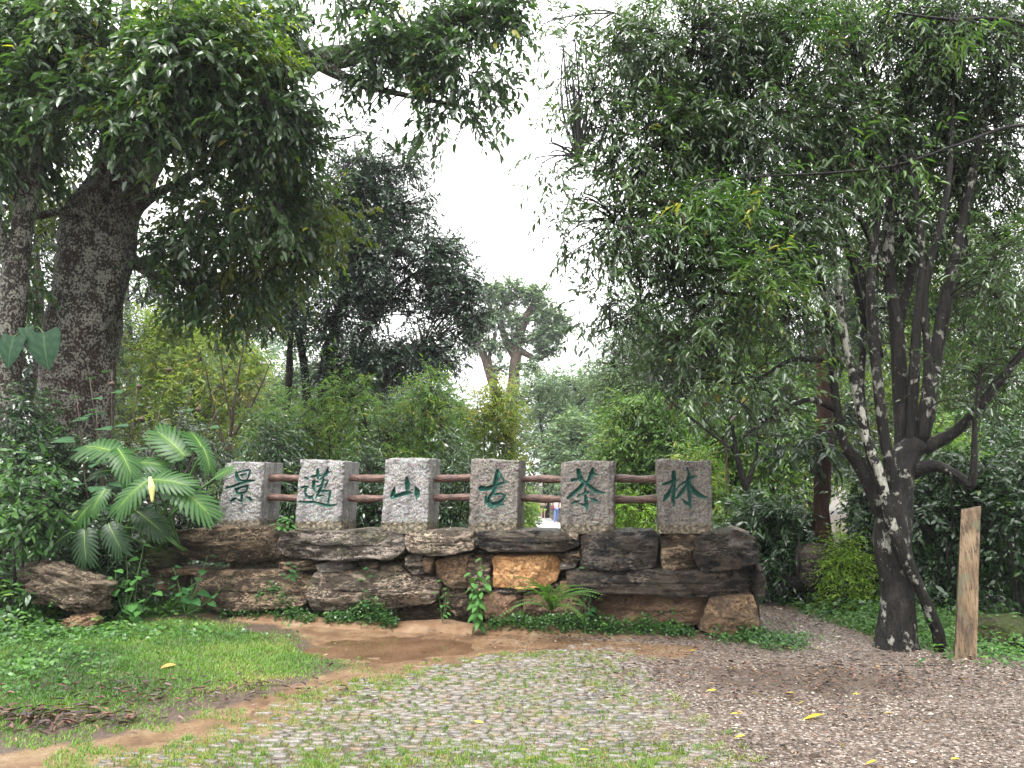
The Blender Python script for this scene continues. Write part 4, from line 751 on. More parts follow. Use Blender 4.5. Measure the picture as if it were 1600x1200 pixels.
for px, top, hw, Y, lab in LT:
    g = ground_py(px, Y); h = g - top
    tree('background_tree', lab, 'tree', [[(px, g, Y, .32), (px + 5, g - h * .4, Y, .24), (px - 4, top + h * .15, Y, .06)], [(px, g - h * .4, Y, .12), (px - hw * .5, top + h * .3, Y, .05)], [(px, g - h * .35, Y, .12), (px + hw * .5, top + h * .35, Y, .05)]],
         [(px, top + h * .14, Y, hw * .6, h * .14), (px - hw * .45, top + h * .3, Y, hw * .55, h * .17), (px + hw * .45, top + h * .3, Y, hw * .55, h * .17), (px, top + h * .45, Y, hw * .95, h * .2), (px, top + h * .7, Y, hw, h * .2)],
         2200, 'lf_mid' if px == 60 else 'lf_far_haze', 'bark_brown', 'trees behind the wall on the left', sides=9, per=9, L=.011 * Y ** .8, W=.45, lod=1, droop=.3, spr=.02 * Y, nodes=2, tw=.012)
# ---- right: the many-stemmed tree with white lichen
tree('lichen_tree', 'many-stemmed black barked tree with white lichen blotches beside the gravel path', 'tree',
     [[(1401, 1018, 7.6, .21), (1401, 998, 7.6, .18), (1402, 970, 7.6, .165), (1402, 930, 7.6, .15), (1398, 880, 7.6, .15), (1392, 830, 7.6, .155), (1400, 780, 7.6, .14), (1412, 720, 7.6, .12), (1432, 690, 7.6, .115)],
      [(1408, 850, 7.6, .09), (1412, 760, 7.65, .085), (1408, 640, 7.7, .075), (1402, 520, 7.7, .065), (1388, 400, 7.7, .055), (1400, 250, 7.7, .045), (1440, 60, 7.7, .03), (1460, -60, 7.7, .02)],
      [(1430, 700, 7.6, .1), (1446, 650, 7.6, .085), (1460, 570, 7.6, .07), (1478, 470, 7.6, .06), (1505, 340, 7.6, .045), (1545, 150, 7.5, .03), (1570, 20, 7.5, .02)],
      [(1425, 735, 7.6, .085), (1462, 728, 7.5, .06), (1495, 742, 7.4, .045), (1516, 756, 7.35, .04), (1522, 720, 7.3, .03), (1524, 650, 7.3, .022), (1534, 560, 7.3, .015)],
      [(1442, 700, 7.6, .08), (1490, 676, 7.5, .055), (1530, 635, 7.4, .045), (1590, 560, 7.3, .035), (1660, 470, 7.2, .02)],
      [(1385, 815, 7.6, .08), (1348, 735, 7.55, .065), (1318, 690, 7.5, .05), (1302, 600, 7.5, .045), (1294, 500, 7.5, .04), (1266, 380, 7.4, .03), (1205, 270, 7.3, .022), (1150, 140, 7.2, .014)],
      [(1322, 560, 7.45, .04), (1285, 562, 7.3, .032), (1235, 563, 7.2, .025), (1185, 592, 7.1, .017), (1140, 600, 7.0, .01)],
      [(1306, 640, 7.5, .035), (1262, 625, 7.3, .025), (1200, 655, 7.1, .018), (1140, 700, 7, .009)],
      [(1402, 520, 7.7, .05), (1425, 380, 7.8, .04), (1378, 200, 7.8, .03), (1335, 60, 7.8, .02)],
      [(1392, 440, 7.7, .04), (1330, 330, 7.5, .03), (1220, 330, 7.2, .02), (1080, 330, 7, .012), (960, 345, 6.9, .006)],
      [(1400, 300, 7.7, .035), (1300, 170, 7.4, .025), (1130, 100, 7.1, .016), (960, 20, 6.9, .007)],
      [(1478, 470, 7.6, .05), (1510, 330, 7.8, .04), (1470, 180, 7.9, .03), (1500, 0, 8, .015)],
      [(1372, 560, 7.6, .055), (1350, 440, 7.6, .045), (1300, 300, 7.6, .035), (1330, 120, 7.6, .02)],
      [(1405, 800, 7.55, .06), (1385, 700, 7.5, .055), (1372, 600, 7.5, .05), (1360, 450, 7.5, .042), (1372, 300, 7.5, .03), (1340, 120, 7.5, .018)],
      [(1418, 740, 7.6, .06), (1425, 640, 7.55, .05), (1432, 520, 7.5, .045), (1440, 380, 7.5, .036), (1420, 220, 7.5, .026), (1440, 40, 7.5, .014)],
      [(1440, 690, 7.55, .05), (1450, 580, 7.5, .044), (1446, 450, 7.5, .036), (1480, 300, 7.4, .028), (1490, 120, 7.4, .016)],
      [(1385, 815, 7.6, .05), (1362, 720, 7.6, .046), (1345, 620, 7.65, .04), (1348, 500, 7.7, .034), (1320, 380, 7.7, .026), (1260, 200, 7.6, .016)],
      [(1300, 500, 7.5, .03), (1200, 470, 7.2, .022), (1090, 460, 7, .015), (930, 520, 6.8, .006)],
      [(1266, 380, 7.4, .025), (1160, 400, 7.1, .016), (1000, 300, 6.8, .01), (905, 250, 6.7, .005)]],
     [(1090, 70, 7.1, 130, 85), (1240, 60, 7.2, 120, 80), (1390, 60, 7.5, 130, 85), (1530, 70, 7.4, 110, 90), (990, 90, 6.9, 75, 75, .6, .7), (1010, 240, 6.9, 95, 80), (1150, 200, 7.1, 120, 80), (1290, 210, 7.6, 120, 90), (1430, 220, 8.1, 120, 90), (1560, 230, 7.9, 80, 110), (1090, 200, 7.1, 70, 50),
      (930, 160, 6.8, 60, 70, .6, .4), (1060, 370, 7, 110, 75), (1200, 350, 7.2, 110, 80), (1340, 360, 8.2, 110, 85, .8, .6), (1490, 380, 8.3, 110, 85, .8, .6), (1575, 430, 7.3, 60, 80, .7, .7), (960, 370, 6.8, 80, 60, .6, .55), (1100, 500, 7, 110, 65, .8, .7), (1240, 480, 7.3, 110, 75, .9, .5), (1370, 500, 8.3, 100, 60, .5, .35), (1500, 520, 8.1, 100, 60, .8, .4),
      (960, 480, 6.8, 60, 45, .6, .45), (1060, 590, 7.1, 80, 50, .7, .4), (1180, 600, 7.1, 80, 50, .7, .3), (1570, 590, 7.3, 70, 60, .8, .35), (1480, 610, 7.4, 60, 50, .8, .15), (895, 330, 6.7, 50, 90, .5, .22), (880, 70, 6.8, 50, 60, .5, .3), (860, 240, 6.7, 40, 80, .5, .14), (1250, 660, 7, 70, 40, .7, .1)],
     6900, 'lf_right', {0: 'bark_right', 1: 'bark_right', 'd': 'bark_right'}, sides=18, amp=.3, ns=5, per=10, L=.074, W=.38, lod=3, droop=.55, spr=.32, hang=.25, nodes=9, tw=.0046, gap=-.09, gs=1.9, shell=2.6, goff=9.1,
     extra=[('lf_soft', [(1130, 330, 6.6, 90, 22), (1190, 430, 6.5, 90, 20), (1240, 50, 6.8, 80, 30), (1080, 360, 6.6, 60, 16)], 280, dict(per=11, L=.085, W=.24, lod=3, droop=.25, spr=.4, hang=.2))])
tree('lichen_sapling', 'pale lichen coated stem leaning across the black trunk from the right', 'tree',
     [[(1470, 1000, 7.45, .06), (1442, 930, 7.42, .052), (1415, 872, 7.4, .05), (1398, 832, 7.39, .049)], [(1398, 832, 7.39, .049), (1390, 808, 7.38, .05), (1374, 740, 7.38, .05), (1352, 680, 7.4, .048), (1336, 600, 7.4, .047), (1318, 520, 7.4, .042), (1306, 420, 7.4, .036), (1286, 300, 7.3, .028), (1270, 150, 7.3, .018)]],
     [(1270, 160, 7.2, 70, 70), (1290, 290, 7.3, 50, 50)], 130, 'lf_right', {0: 'bark_right', 'd': 'bark_pale'}, sides=12, amp=.3, per=8, L=.1, lod=3, droop=.7, spr=.35, nodes=4)
tree('overhanging_bough', 'brown curving bough sweeping in from the right above the lichen tree', 'branch',
     [[(2050, 900, 6.2, .16), (1980, 600, 6.2, .14), (1880, 350, 6.1, .1), (1750, 220, 6.0, .024), (1600, 196, 5.9, .014), (1500, 225, 5.8, .012), (1400, 258, 5.8, .010), (1300, 270, 5.7, .01), (1200, 275, 5.7, .007), (1120, 282, 5.7, .005)], [(1880, 350, 6.1, .06), (1760, 120, 6, .03), (1600, 38, 5.9, .02), (1480, 30, 5.9, .012), (1400, 20, 5.9, .006)]],
     [(1180, 285, 5.7, 60, 20), (1100, 310, 5.7, 50, 20), (1480, 30, 5.9, 110, 25), (1400, 250, 5.8, 60, 20)], 60, 'lf_soft', 'bark_dark', sides=10, per=9, L=.085, W=.28, lod=3, droop=.4, spr=.35, nodes=4, tw=.003)
# ---- trees behind the wall, right side
RT = [(1010, 470, 90, 20, 'lf_far_haze', 'mid green tree behind the fifth and sixth pillars'), (1110, 430, 110, 17, 'lf_mid', 'leafy green tree behind the sixth pillar reaching above it'), (1000, 610, 80, 15.5, 'lf_fresh', 'light green low tree between the last two pillars, well behind them'), (1260, 330, 140, 16, 'lf_mid', 'dark tree mass behind the red bare trunk'), (1420, 260, 150, 19, 'lf_yellow', 'sunlit yellow green tree glimpsed through the lichen tree stems'), (1560, 320, 140, 15, 'lf_fresh', 'bright green tree at the right edge behind the post'), (1330, 500, 120, 24, 'lf_lime', 'lime green tree deep behind the black stems'), (1180, 540, 90, 13.5, 'lf_fresh', 'fresh green sapling crown left of the red bare trunk')]
for px, top, hw, Y, lf, lab in RT:
    g = ground_py(px, Y); h = g - top
    tree('background_tree', lab, 'tree', [[(px, g, Y, .13), (px + 6, g - h * .4, Y, .1), (px - 6, top + h * .12, Y, .03)], [(px, g - h * .35, Y, .06), (px - hw * .5, top + h * .3, Y, .02)], [(px, g - h * .3, Y, .06), (px + hw * .55, top + h * .35, Y, .02)]],
         [(px, top + h * .12, Y, hw * .6, h * .12), (px - hw * .45, top + h * .28, Y, hw * .55, h * .15), (px + hw * .45, top + h * .28, Y, hw * .55, h * .15), (px, top + h * .42, Y, hw * .9, h * .16), (px, top + h * .62, Y, hw * .95, h * .14)],
         2300, lf, 'bark_dark', 'trees behind the wall on the right', sides=9, per=9, L=.014 * Y ** .7, W=.36, lod=1 if Y > 16 else 2, droop=.45, spr=.026 * Y, nodes=3, tw=.006, gap=-.16)
tree('fork_sapling', 'dark crooked sapling forking low to the right of the sixth pillar', 'sapling',
     [[(1178, 830, 11.5, .06), (1172, 780, 11.5, .055), (1160, 745, 11.5, .05), (1150, 705, 11.5, .035), (1140, 640, 11.5, .02)], [(1166, 760, 11.5, .045), (1180, 720, 11.5, .035), (1184, 690, 11.5, .025), (1195, 620, 11.5, .015)]],
     [(1150, 640, 11.5, 60, 40), (1200, 620, 11.5, 60, 40)], 160, 'lf_tea', 'bark_dark', sides=9, per=8, L=.1, W=.34, lod=2, droop=.6, spr=.35, nodes=4)
tree('thin_sapling', 'straight thin sapling right beside the sixth pillar', 'sapling', [[(1136, 860, 11.8, .022), (1136, 760, 11.8, .02), (1134, 680, 11.8, .014), (1130, 600, 11.8, .006)]], [(1130, 620, 11.8, 40, 40)], 60, 'lf_fresh', 'bark_brown', sides=7, per=8, L=.09, lod=2, spr=.3)
tree('snapped_trunk', 'bare red brown snapped tree trunk standing behind the boulder', 'dead tree',
     [[(1281, 905, 10.2, .12), (1282, 840, 10.2, .115), (1284, 760, 10.2, .11), (1288, 680, 10.2, .11), (1290, 620, 10.2, .115), (1291, 545, 10.2, .12)]], [(1240, 700, 10.1, 50, 20), (1300, 690, 10, 25, 18)], 40, 'lf_mid', 'bark_red', sides=14, amp=.6, ns=7, per=8, L=.16, W=.24, lod=3, droop=.3, spr=.25, nodes=3, part='limb')
# ---- the far wood closing the view
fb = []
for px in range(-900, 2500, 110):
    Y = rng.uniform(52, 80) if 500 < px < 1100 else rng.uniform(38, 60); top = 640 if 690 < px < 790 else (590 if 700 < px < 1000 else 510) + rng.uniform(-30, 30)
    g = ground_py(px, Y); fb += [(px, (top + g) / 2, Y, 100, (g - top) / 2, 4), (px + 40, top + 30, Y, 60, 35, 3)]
obj('far_wood', crown(fb, 20000, per=8, L=.42, W=.5, lod=1, droop=.2, spr=.9, hang=.1)[0], M['lf_far_haze'], kind='stuff')
# ---- shrubs behind and beside the wall
SH = [('bright leafy tea shrub rising behind the second pillar', 515, 562, 12.4, 100, 1700, 'lf_fresh', .1, .26), ('broad green tea shrub behind the third pillar', 640, 572, 12.8, 115, 2000, 'lf_fresh', .095, .26), ('yellow tinged shrub left of the far tall tree, behind the fourth pillar', 757, 582, 14.5, 80, 1500, 'lf_yellow', .1, .28),
      ('dark shrub close behind the first and second pillars', 425, 640, 11, 80, 900, 'lf_tea', .09, .3), ('dark leafy shrub filling the gap between the second and third pillars', 575, 690, 10.6, 66, 800, 'lf_tea', .08, .28), ('green shrub in the gap between the third and fourth pillars', 705, 680, 11, 66, 800, 'lf_tea', .085, .28),
      ('lime green shrub lit up left of the far walkers', 820, 772, 23, 20, 420, 'lf_lime', .1, .35), ('lime green shrub in the gap between the fifth and sixth pillars', 1000, 765, 15, 58, 700, 'lf_lime', .1, .3), ('fresh green shrub right of the far walkers behind the fifth pillar', 945, 735, 20, 50, 500, 'lf_fresh', .1, .3),
      ('tall dull green shrub left of the dark tree stems', 420, 600, 15.5, 70, 900, 'lf_fresh', .09, .3), ('grey green shrub behind the monstera', 280, 640, 13, 110, 900, 'lf_tea', .1, .34), ('dark shrub under the leaning trunk', 150, 690, 10.4, 80, 650, 'lf_tea', .09, .34), ('low dark shrub at the foot of the huge leaning tree', 45, 600, 10, 75, 900, 'lf_tea', .085, .36),
      ('light green broad-leaved shrub at the left edge of the lawn', 35, 700, 8.6, 85, 620, 'creeper', .1, .44), ('dim shrub between the craggy boulder and the monstera', 150, 800, 9.2, 90, 520, 'lf_tea', .09, .4), ('green shrub behind the sixth pillar, touching its right side', 1105, 690, 12.2, 75, 750, 'lf_fresh', .1, .26),
      ('dark long-leaved shrub beyond the right end of the wall', 1195, 755, 10.6, 68, 800, 'lf_tea', .13, .24), ('dark tea shrub arching over the round boulder', 1255, 790, 10.4, 45, 420, 'lf_tea', .1, .3), ('tea shrub with shiny leaves behind the lichen tree trunk', 1365, 720, 10.2, 75, 900, 'lf_tea', .085, .4), ('dark tea shrub directly behind the wooden post', 1500, 690, 9.8, 90, 1300, 'lf_tea', .085, .42),
      ('dark tea shrub at the right edge beyond the mossy boulder', 1610, 690, 9.2, 85, 900, 'lf_tea', .085, .42), ('paler tea shrub in the second row behind the post', 1440, 650, 13, 110, 1000, 'lf_fresh', .09, .36), ('paler tea shrub in the second row at the right edge', 1580, 620, 13.5, 110, 1000, 'lf_tea', .09, .36), ('fern green shrub glowing between the round boulder and the black trunk', 1316, 838, 9.7, 26, 520, 'lf_lime', .06, .3),
      ('hazy shrub beyond the forked tree', 880, 690, 56, 60, 500, 'lf_far_haze', .2, .4), ('green shrub right of the forked tree', 975, 660, 24, 60, 650, 'lf_fresh', .12, .34), ('low shrub left of the forked tree', 800, 690, 19, 45, 520, 'lf_fresh', .1, .34), ('leafy shrub behind the right end of the wall', 1070, 640, 16, 80, 800, 'lf_fresh', .11, .3)]
SH += [('rounded shrub on the far left beyond the slender tree', -110, 640, 9.6, 100, 700, 'lf_tea', .1, .38), ('wide shrub left of the lawn', -260, 680, 8.8, 110, 700, 'creeper', .1, .4), ('tall shrub behind the wide left shrub', -330, 560, 12.5, 140, 800, 'lf_fresh', .1, .34), ('dark shrub on the far right beyond the mossy boulder', 1740, 680, 8.8, 100, 700, 'lf_tea', .09, .4)]
for lab, px, top, Y, hw, n, lf, L, W in SH:
    low = .3 if lab.startswith('dark tea') or 'shiny' in lab else .08
    bush('shrub', lab, 'shrub', px, top, Y, hw, n, lf, L, W, 'shrubs around the wall', lod=2, low=low, per=9, droop=.3, spr=.3, gap=-.2, shell=2.4, tipbias=.16 if lf == 'lf_fresh' else 0, ns=7 if low > .2 else 5)
# ---- big leaves, each an object sharing mesh data
def leaf_mesh(name, prof, mat, nl=8, fold=.12, droop=.25, ripple=.0, cols=(-1, -.72, -.4, -.1, 0, .1, .4, .72, 1)):
    """prof: (t, half width, backward lobe) along a unit leaf lying on +X"""
    t = np.linspace(0, 1, nl); pt, pw, pb = zip(*prof); V = []; a = []
    for k in t:
        w = np.interp(k, pt, pw); b = np.interp(k, pt, pb)
        for c in cols:
            x = k - b * abs(c) ** 1.5; V.append((x, w * c, fold * abs(w * c) - droop * k * k - .25 * droop * c * c * w + ripple * math.sin(k * 25) * abs(c) * .4)); a.append(1.0 if c == 0 else (.35 if abs(math.sin(k * 16 - abs(c) * 3)) > .93 else 0))
    m = len(cols); i = (np.arange(nl - 1)[:, None] * m + np.arange(m - 1)[None]).ravel()
    me = mesh_np(name, V, [np.stack([i, i + m, i + m + 1, i + 1], -1)], {'vein': a}, True); me.materials.append(M[mat]); return me
HEART = [(0, .02, 0), (.04, .27, .22), (.2, .42, .2), (.42, .41, .1), (.65, .3, .02), (.85, .14, 0), (1, .01, 0)]
OVAL = [(0, .01, 0), (.12, .14, 0), (.35, .25, 0), (.6, .24, 0), (.82, .13, 0), (1, .01, 0)]
LANCE = [(0, .01, 0), (.15, .08, 0), (.4, .15, 0), (.7, .11, 0), (1, .005, 0)]
def orient(d, up):
    d = Vector(d).normalized(); s = Vector(up).cross(d).normalized(); n = d.cross(s); return Matrix((d, s, n)).transposed().to_4x4()
def place_leaf(name, me, root, pos, d, up, size, label=None, wide=1.0):
    o = bpy.data.objects.new(name, me); col.objects.link(o); o.parent = root
    m = Matrix.Translation(Vector(pos) - root.location) @ orient(d, up) @ Matrix.Diagonal((size, size * wide, size, 1)); o.matrix_basis = m
    if label: o['label'] = label
    return o
def stalk(root, A, B, r0=.006, r1=.004, sag=.0, mat='stalk', name='stalk'):
    A = np.array(A, float); B = np.array(B, float); mid = (A + B) / 2 + np.array([0, 0, sag]); P, r = smooth_path([A, mid, B], [r0, (r0 + r1) / 2, r1], 4)
    return obj(name, tube(P, r, 6), M[mat], root, smooth=True)
# monstera: every split leaf a part, its pale midrib a sub-part
def monstera_mesh(mat, seed):
    r = np.random.default_rng(seed); V = []; F = []; A = []; nl = 11
    dr = {1: .28, 2: .5, 3: .4}[seed]
    def droop(x, y): return -.28 * max(x, -.1) ** 2 - (dr - .28) * max(x - .4, 0) ** 2 - (.2 + dr) * y * y + .12 * abs(y)
    for sd in (1, -1):
        for k in range(nl):
            t0 = -.16 + 1.08 * k / nl * (1.0); t1 = -.16 + 1.08 * (k + 1) / nl; tm = (t0 + t1) / 2
            f = (k + .5) / nl; wid = .47 * math.sin(math.pi * min(1, f * .86 + .13)) ** .75 * r.uniform(.93, 1.05); ang = math.radians(112 - 88 * f ** .9)
            bx = max(tm, 0.0) * .96; b0, b1 = max(t0, 0) * .96, max(t1, 0) * .96; dx, dy = math.cos(ang), math.sin(ang); L_ = wid / max(math.sin(ang), .35)
            steps = [0, .25, .5, .58, .72, .86, .95, 1.0]; hw0 = (t1 - t0) / 2
            wd = [1.0, 1.03, 1.05, .84, .8, .68, .42, .1]; b = len(V)
            for s_, w_ in zip(steps, wd):
                cx = bx + dx * L_ * s_ + .1 * s_ * s_; cy_ = dy * L_ * s_; px_, py_ = (1, -.25 * s_) ; ww = hw0 * w_ * (1 + .35 * s_ * (1 - f))
                if s_ == 0: e0, e1 = (b0, 0), (b1 + .001, 0)
                else: e0, e1 = (cx - ww * dy, cy_ + ww * dx), (cx + ww * dy, cy_ - ww * dx)
                md = ((e0[0] + e1[0]) / 2, (e0[1] + e1[1]) / 2)
                for q, lift in ((e0, 0), (md, .012 * s_), (e1, 0)):
                    V.append((q[0], sd * q[1], droop(q[0], q[1]) + lift + .02 * math.sin(k * 2.1 + seed) * s_)); A.append(.45 if lift else (.8 if s_ == 0 else 0))
            for j in range(len(steps) - 1):
                for c in (0, 1):
                    a0 = b + j * 3 + c; q = (a0, a0 + 1, a0 + 4, a0 + 3); F.append(q if sd < 0 else q[::-1])
    me = mesh_np('leaf', V, [np.array(F)], {'vein': A}, True); me.materials.append(M[mat]); return me
def rib_mesh():
    x = np.linspace(-.05, .95, 12); P = np.stack([x, 0 * x, -.28 * np.clip(x, -.1, 1) ** 2 + .004], -1); V, F = tube(P, np.linspace(.012, .003, 12), 6)
    me = mesh_np('midrib', V, F, None, True); me.materials.append(M['midrib']); return me
MON = [monstera_mesh('monstera', s) for s in (1, 2)] + [monstera_mesh('monstera_shaded', 3)]; RIB = rib_mesh()
mb_ = at(225, 860, 8.95); mroot = empty('monstera_plant', (mb_[0], mb_[1], .7), 'large monstera with deeply split glossy leaves growing over the left end of the wall', 'plant')
#        junction px,py,Y ; tip px,py,Y ; up ; size factor ; mesh
ML = [((288, 712, 8.7), (236, 655, 8.75), (.35, -.85, .5), 0), ((230, 752, 8.35), (165, 795, 8.1), (.1, -.72, .75), 1), ((236, 750, 8.4), (300, 748, 8.3), (.0, -.75, .7), 0), ((178, 706, 8.6), (110, 682, 8.7), (.0, -.75, .7), 1), ((185, 702, 8.55), (210, 735, 8.3), (.3, -.6, .75), 1), ((278, 762, 8.45), (340, 800, 8.3), (.25, -.7, .75), 0), ((318, 700, 8.6), (335, 735, 8.5), (.7, -.6, .4), 0),
      ((318, 705, 8.7), (300, 660, 8.8), (.8, -.6, .3), 1), ((150, 782, 8.5), (90, 830, 8.35), (-.1, -.7, .75), 1), ((132, 828, 8.4), (130, 880, 8.2), (.1, -.85, .5), 2), ((110, 832, 8.4), (60, 860, 8.3), (-.2, -.7, .6), 2), ((165, 765, 8.5), (135, 800, 8.3), (.1, -.7, .7), 1), ((338, 745, 8.45), (362, 727, 8.4), (.1, -.8, .6), 0), ((205, 725, 8.7), (255, 715, 8.6), (.1, -.7, .75), 1), ((175, 735, 8.7), (130, 735, 8.7), (.0, -.6, .75), 2), ((215, 800, 8.6), (260, 830, 8.5), (.1, -.7, .6), 2), ((170, 820, 8.45), (190, 862, 8.3), (.1, -.8, .5), 2)]
for (j, tp, up, mi) in ML:
    A, B = at(*j), at(*tp); d = B - A; size = np.linalg.norm(d) * .86
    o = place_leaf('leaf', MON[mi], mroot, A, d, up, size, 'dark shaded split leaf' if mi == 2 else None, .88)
    rb = bpy.data.objects.new('midrib', RIB); col.objects.link(rb); rb.parent = o
    foot = mb_ + np.array([rng.uniform(-.35, .45), rng.uniform(.0, .3), 0]); foot[2] = .78; stalk(mroot, foot, A, .016, .010, .06)
V, F = tube(*smooth_path([at(234, 745, 8.2), at(237, 762, 8.2), at(238, 785, 8.2)], [.015, .036, .01], 6), sides=12)
t = NT('pale yellow spathe'); M['spathe'] = t.done((.55, .5, .2), .4); obj('spathe', (V, F), M['spathe'], mroot, smooth=True, label='pale yellow flower spathe')
# elephant ears clinging to the leaning trunk
HM = leaf_mesh('leaf', HEART, 'heart', 10, .1, .2, .02); eb = at(50, 516, 10.75); eroot = empty('elephant_ear', eb, 'climbing elephant ear with heart leaves on the leaning trunk', 'plant')
for j, tp, up in [((68, 520, 10.15), (70, 574, 10.05), (.05, -1, .15)), ((22, 526, 10.1), (6, 572, 10.0), (-.1, -1, .2)), ((40, 512, 10.2), (45, 532, 10.15), (.2, -.8, .6))]:
    A, B = at(*j), at(*tp); place_leaf('leaf', HM, eroot, A, B - A, up, np.linalg.norm(B - A) * 1.02, None, 1.0); stalk(eroot, eb, A, .012, .008, .06)
def leaf_plant(name, label, cat, base, tops, me, nl, size, group=None, spread=.5, droop=.2, r=.006, lo=.25, mat='stalk', whorl=False):
    """upright stems carrying big leaves, each leaf an object"""
    root = empty(name, base, label, cat, group)
    for tp in tops:
        tp = np.array(tp); P, rad = smooth_path([np.array(base), (np.array(base) + tp) / 2 + rng.normal(0, .03, 3), tp], [r, r * .8, r * .45], 5); obj('stem', tube(P, rad, 6), M[mat], root, smooth=True)
        for k in range(nl):
            f = lo + (1 - lo) * k / max(nl - 1, 1); q = P[int(f * (len(P) - 1))]; a = k * 2.4 + rng.uniform(-.4, .4); d = np.array([math.cos(a), math.sin(a) - .35, spread * (f - .45) - droop])
            sz = size * rng.uniform(.75, 1.2) * (1.1 - .35 * f); o = nrm(d) * sz * .35 * (not whorl); place_leaf('leaf', me, root, q + o, d, (rng.normal(0, .2), -.35, 1), sz)
            if not whorl: pass
    return root
WL = leaf_mesh('leaf', OVAL, 'weed_leaf', 7, .12, .3); WD = leaf_mesh('leaf', HEART, 'weed_deep', 8, .1, .25); SL = leaf_mesh('leaf', HEART, 'shrub_leaf', 8, .1, .25)
b = at(746, 968, 8.25); b[2] = .07
leaf_plant('leafy_weed', 'bright green leafy weed rooted in the wall left of the orange stone', 'plant', b, [at(752, 872, 8.3), at(735, 895, 8.2), at(765, 900, 8.2), at(745, 930, 8.15)], WL, 13, .125, droop=.55, lo=.1, whorl=True)
b = at(292, 945, 8.7); b[2] = .12
leaf_plant('round_leaved_plant', 'plant with round glossy dark leaves against the left wall stones', 'plant', b, [at(270, 885, 8.7), at(325, 868, 8.75), at(300, 905, 8.6), at(345, 920, 8.6), at(280, 920, 8.5)], WD, 4, .13, droop=.3, lo=.5)
b = at(195, 950, 8.5); b[2] = .12
leaf_plant('soft_leaved_weed', 'tall soft leaved weed between the craggy boulder and the wall end', 'plant', b, [at(195, 845, 8.6), at(225, 850, 8.6), at(180, 890, 8.4), at(215, 900, 8.4), at(240, 925, 8.4)], leaf_mesh('leaf', HEART, 'weed_leaf', 7, .1, .3), 6, .12, droop=.3, lo=.2)
b = at(190, 800, 9.9); b[2] = .1
leaf_plant('broad_leaved_shrub', 'broad leaved shrub with brown seed heads against the leaning trunk', 'shrub', b, [at(140, 590, 9.8), at(175, 580, 9.9), at(215, 600, 9.7), at(150, 640, 9.6), at(250, 640, 9.8), at(120, 620, 9.7), at(300, 610, 10.2), at(340, 640, 10.2)], SL, 7, .26, droop=.15, lo=.5, r=.012, mat='stem_brown')
sroot = bpy.context.scene.objects['broad_leaved_shrub']
for p in [(176, 600, 9.6), (216, 604, 9.6), (264, 578, 10), (310, 640, 10), (222, 655, 9.6)]:
    V, F = tube(*smooth_path([at(*p) + [0, 0, -.04], at(*p), at(*p) + [0, 0, .04]], [.012, .045, .01], 4), sides=9, amp=.9, ns=30); obj('seed_head', (V, F), M['stem_brown'], sroot)
b = at(448, 828, 8.85)
leaf_plant('gap_weed', 'small weed on the wall top between the first two pillars', 'plant', b, [at(440, 808, 8.8), at(455, 806, 8.85), at(432, 816, 8.8)], WL, 6, .09, droop=.3, lo=.3)
for k, (px, py, lab) in enumerate([(424, 925, 'small round-leaved sprig in front of the long brown bottom stone'), (576, 905, 'small sprig in front of the long grey stone'), (692, 925, 'ragged sprig where the grey and tan stones meet'), (915, 905, 'dark sprig beside the fern under the black stones'), (1045, 955, 'sprig climbing the middle of the broad red base stone'), (455, 880, 'tiny sprig in the crack below the second pillar')]):
    u, z = wall_uz(px, py, -.14); q = wpt(u, -.16, .08 if k != 5 else .5); tp = wpt(u, -.13, z + .12 if k != 5 else z)
    leaf_plant('wall_sprig', lab, 'plant', q, [tp, tp + [.06, -.03, -.08], tp + [-.05, -.02, -.12]], WD if k % 2 else WL, 5, .07, 'sprigs growing out of the wall', droop=.25, lo=.35, r=.003)
# fern with long strap fronds
def frond_mesh():
    n = 22; mb = MB(); x = np.linspace(.04, 1, n); z = .55 * x - .75 * x ** 2.3; P = np.stack([x, 0 * x, z], -1); T = nrm(np.gradient(P, axis=0)); w = .07 * np.sin(np.pi * np.clip(x * .93 + .07, 0, 1)) ** .6 + .008
    for s in (1, -1): mb.add(*leaves(P, T * .35 + np.array([0, s, -.25]), np.tile([0, 0, 1.0], (n, 1)) + T * 0, w, np.full(n, .034), .5 + .2 * x, 2))
    V, F = tube(np.vstack([[0, 0, 0], P]), np.linspace(.006, .002, n + 1), 5); mb.add(V, F, {'tint': .4})
    me = mesh_np('frond', *mb.geo()); me.materials.append(M['weed']); return me
FM = frond_mesh()
def fern(label, base, n, size, a0=0, a1=6.28, group=None, tilt=.7):
    root = empty('fern', base, label, 'fern', group)
    for k in range(n):
        a = a0 + (a1 - a0) * (k + rng.uniform(-.3, .3)) / n; place_leaf('frond', FM, root, base, (math.cos(a), math.sin(a), rng.uniform(.1, tilt)), (-math.cos(a) * .4, -math.sin(a) * .4, 1), size * rng.uniform(.7, 1.15))
    return root
b = at(862, 955, 8.0); fern('sword fern with arching strap fronds at the wall foot', b, 30, .5, 3.0, 6.6, tilt=1.5)
for px, py, Y, s, lab in [(1330, 905, 10, .55, 'fern with bright fronds left of the black trunk'), (1370, 930, 9.2, .5, 'fern against the black trunk on the path side'), (1560, 1000, 8.2, .4, 'low fern between the wooden post and mossy boulder'), (1440, 960, 8.6, .45, 'fern in the shade between the black trunk and leaning stem')]:
    b = at(px, py, Y); b[2] = float(gz(b[0], b[1])) + .02; fern(lab, b, 16, s, group='ferns along the path')
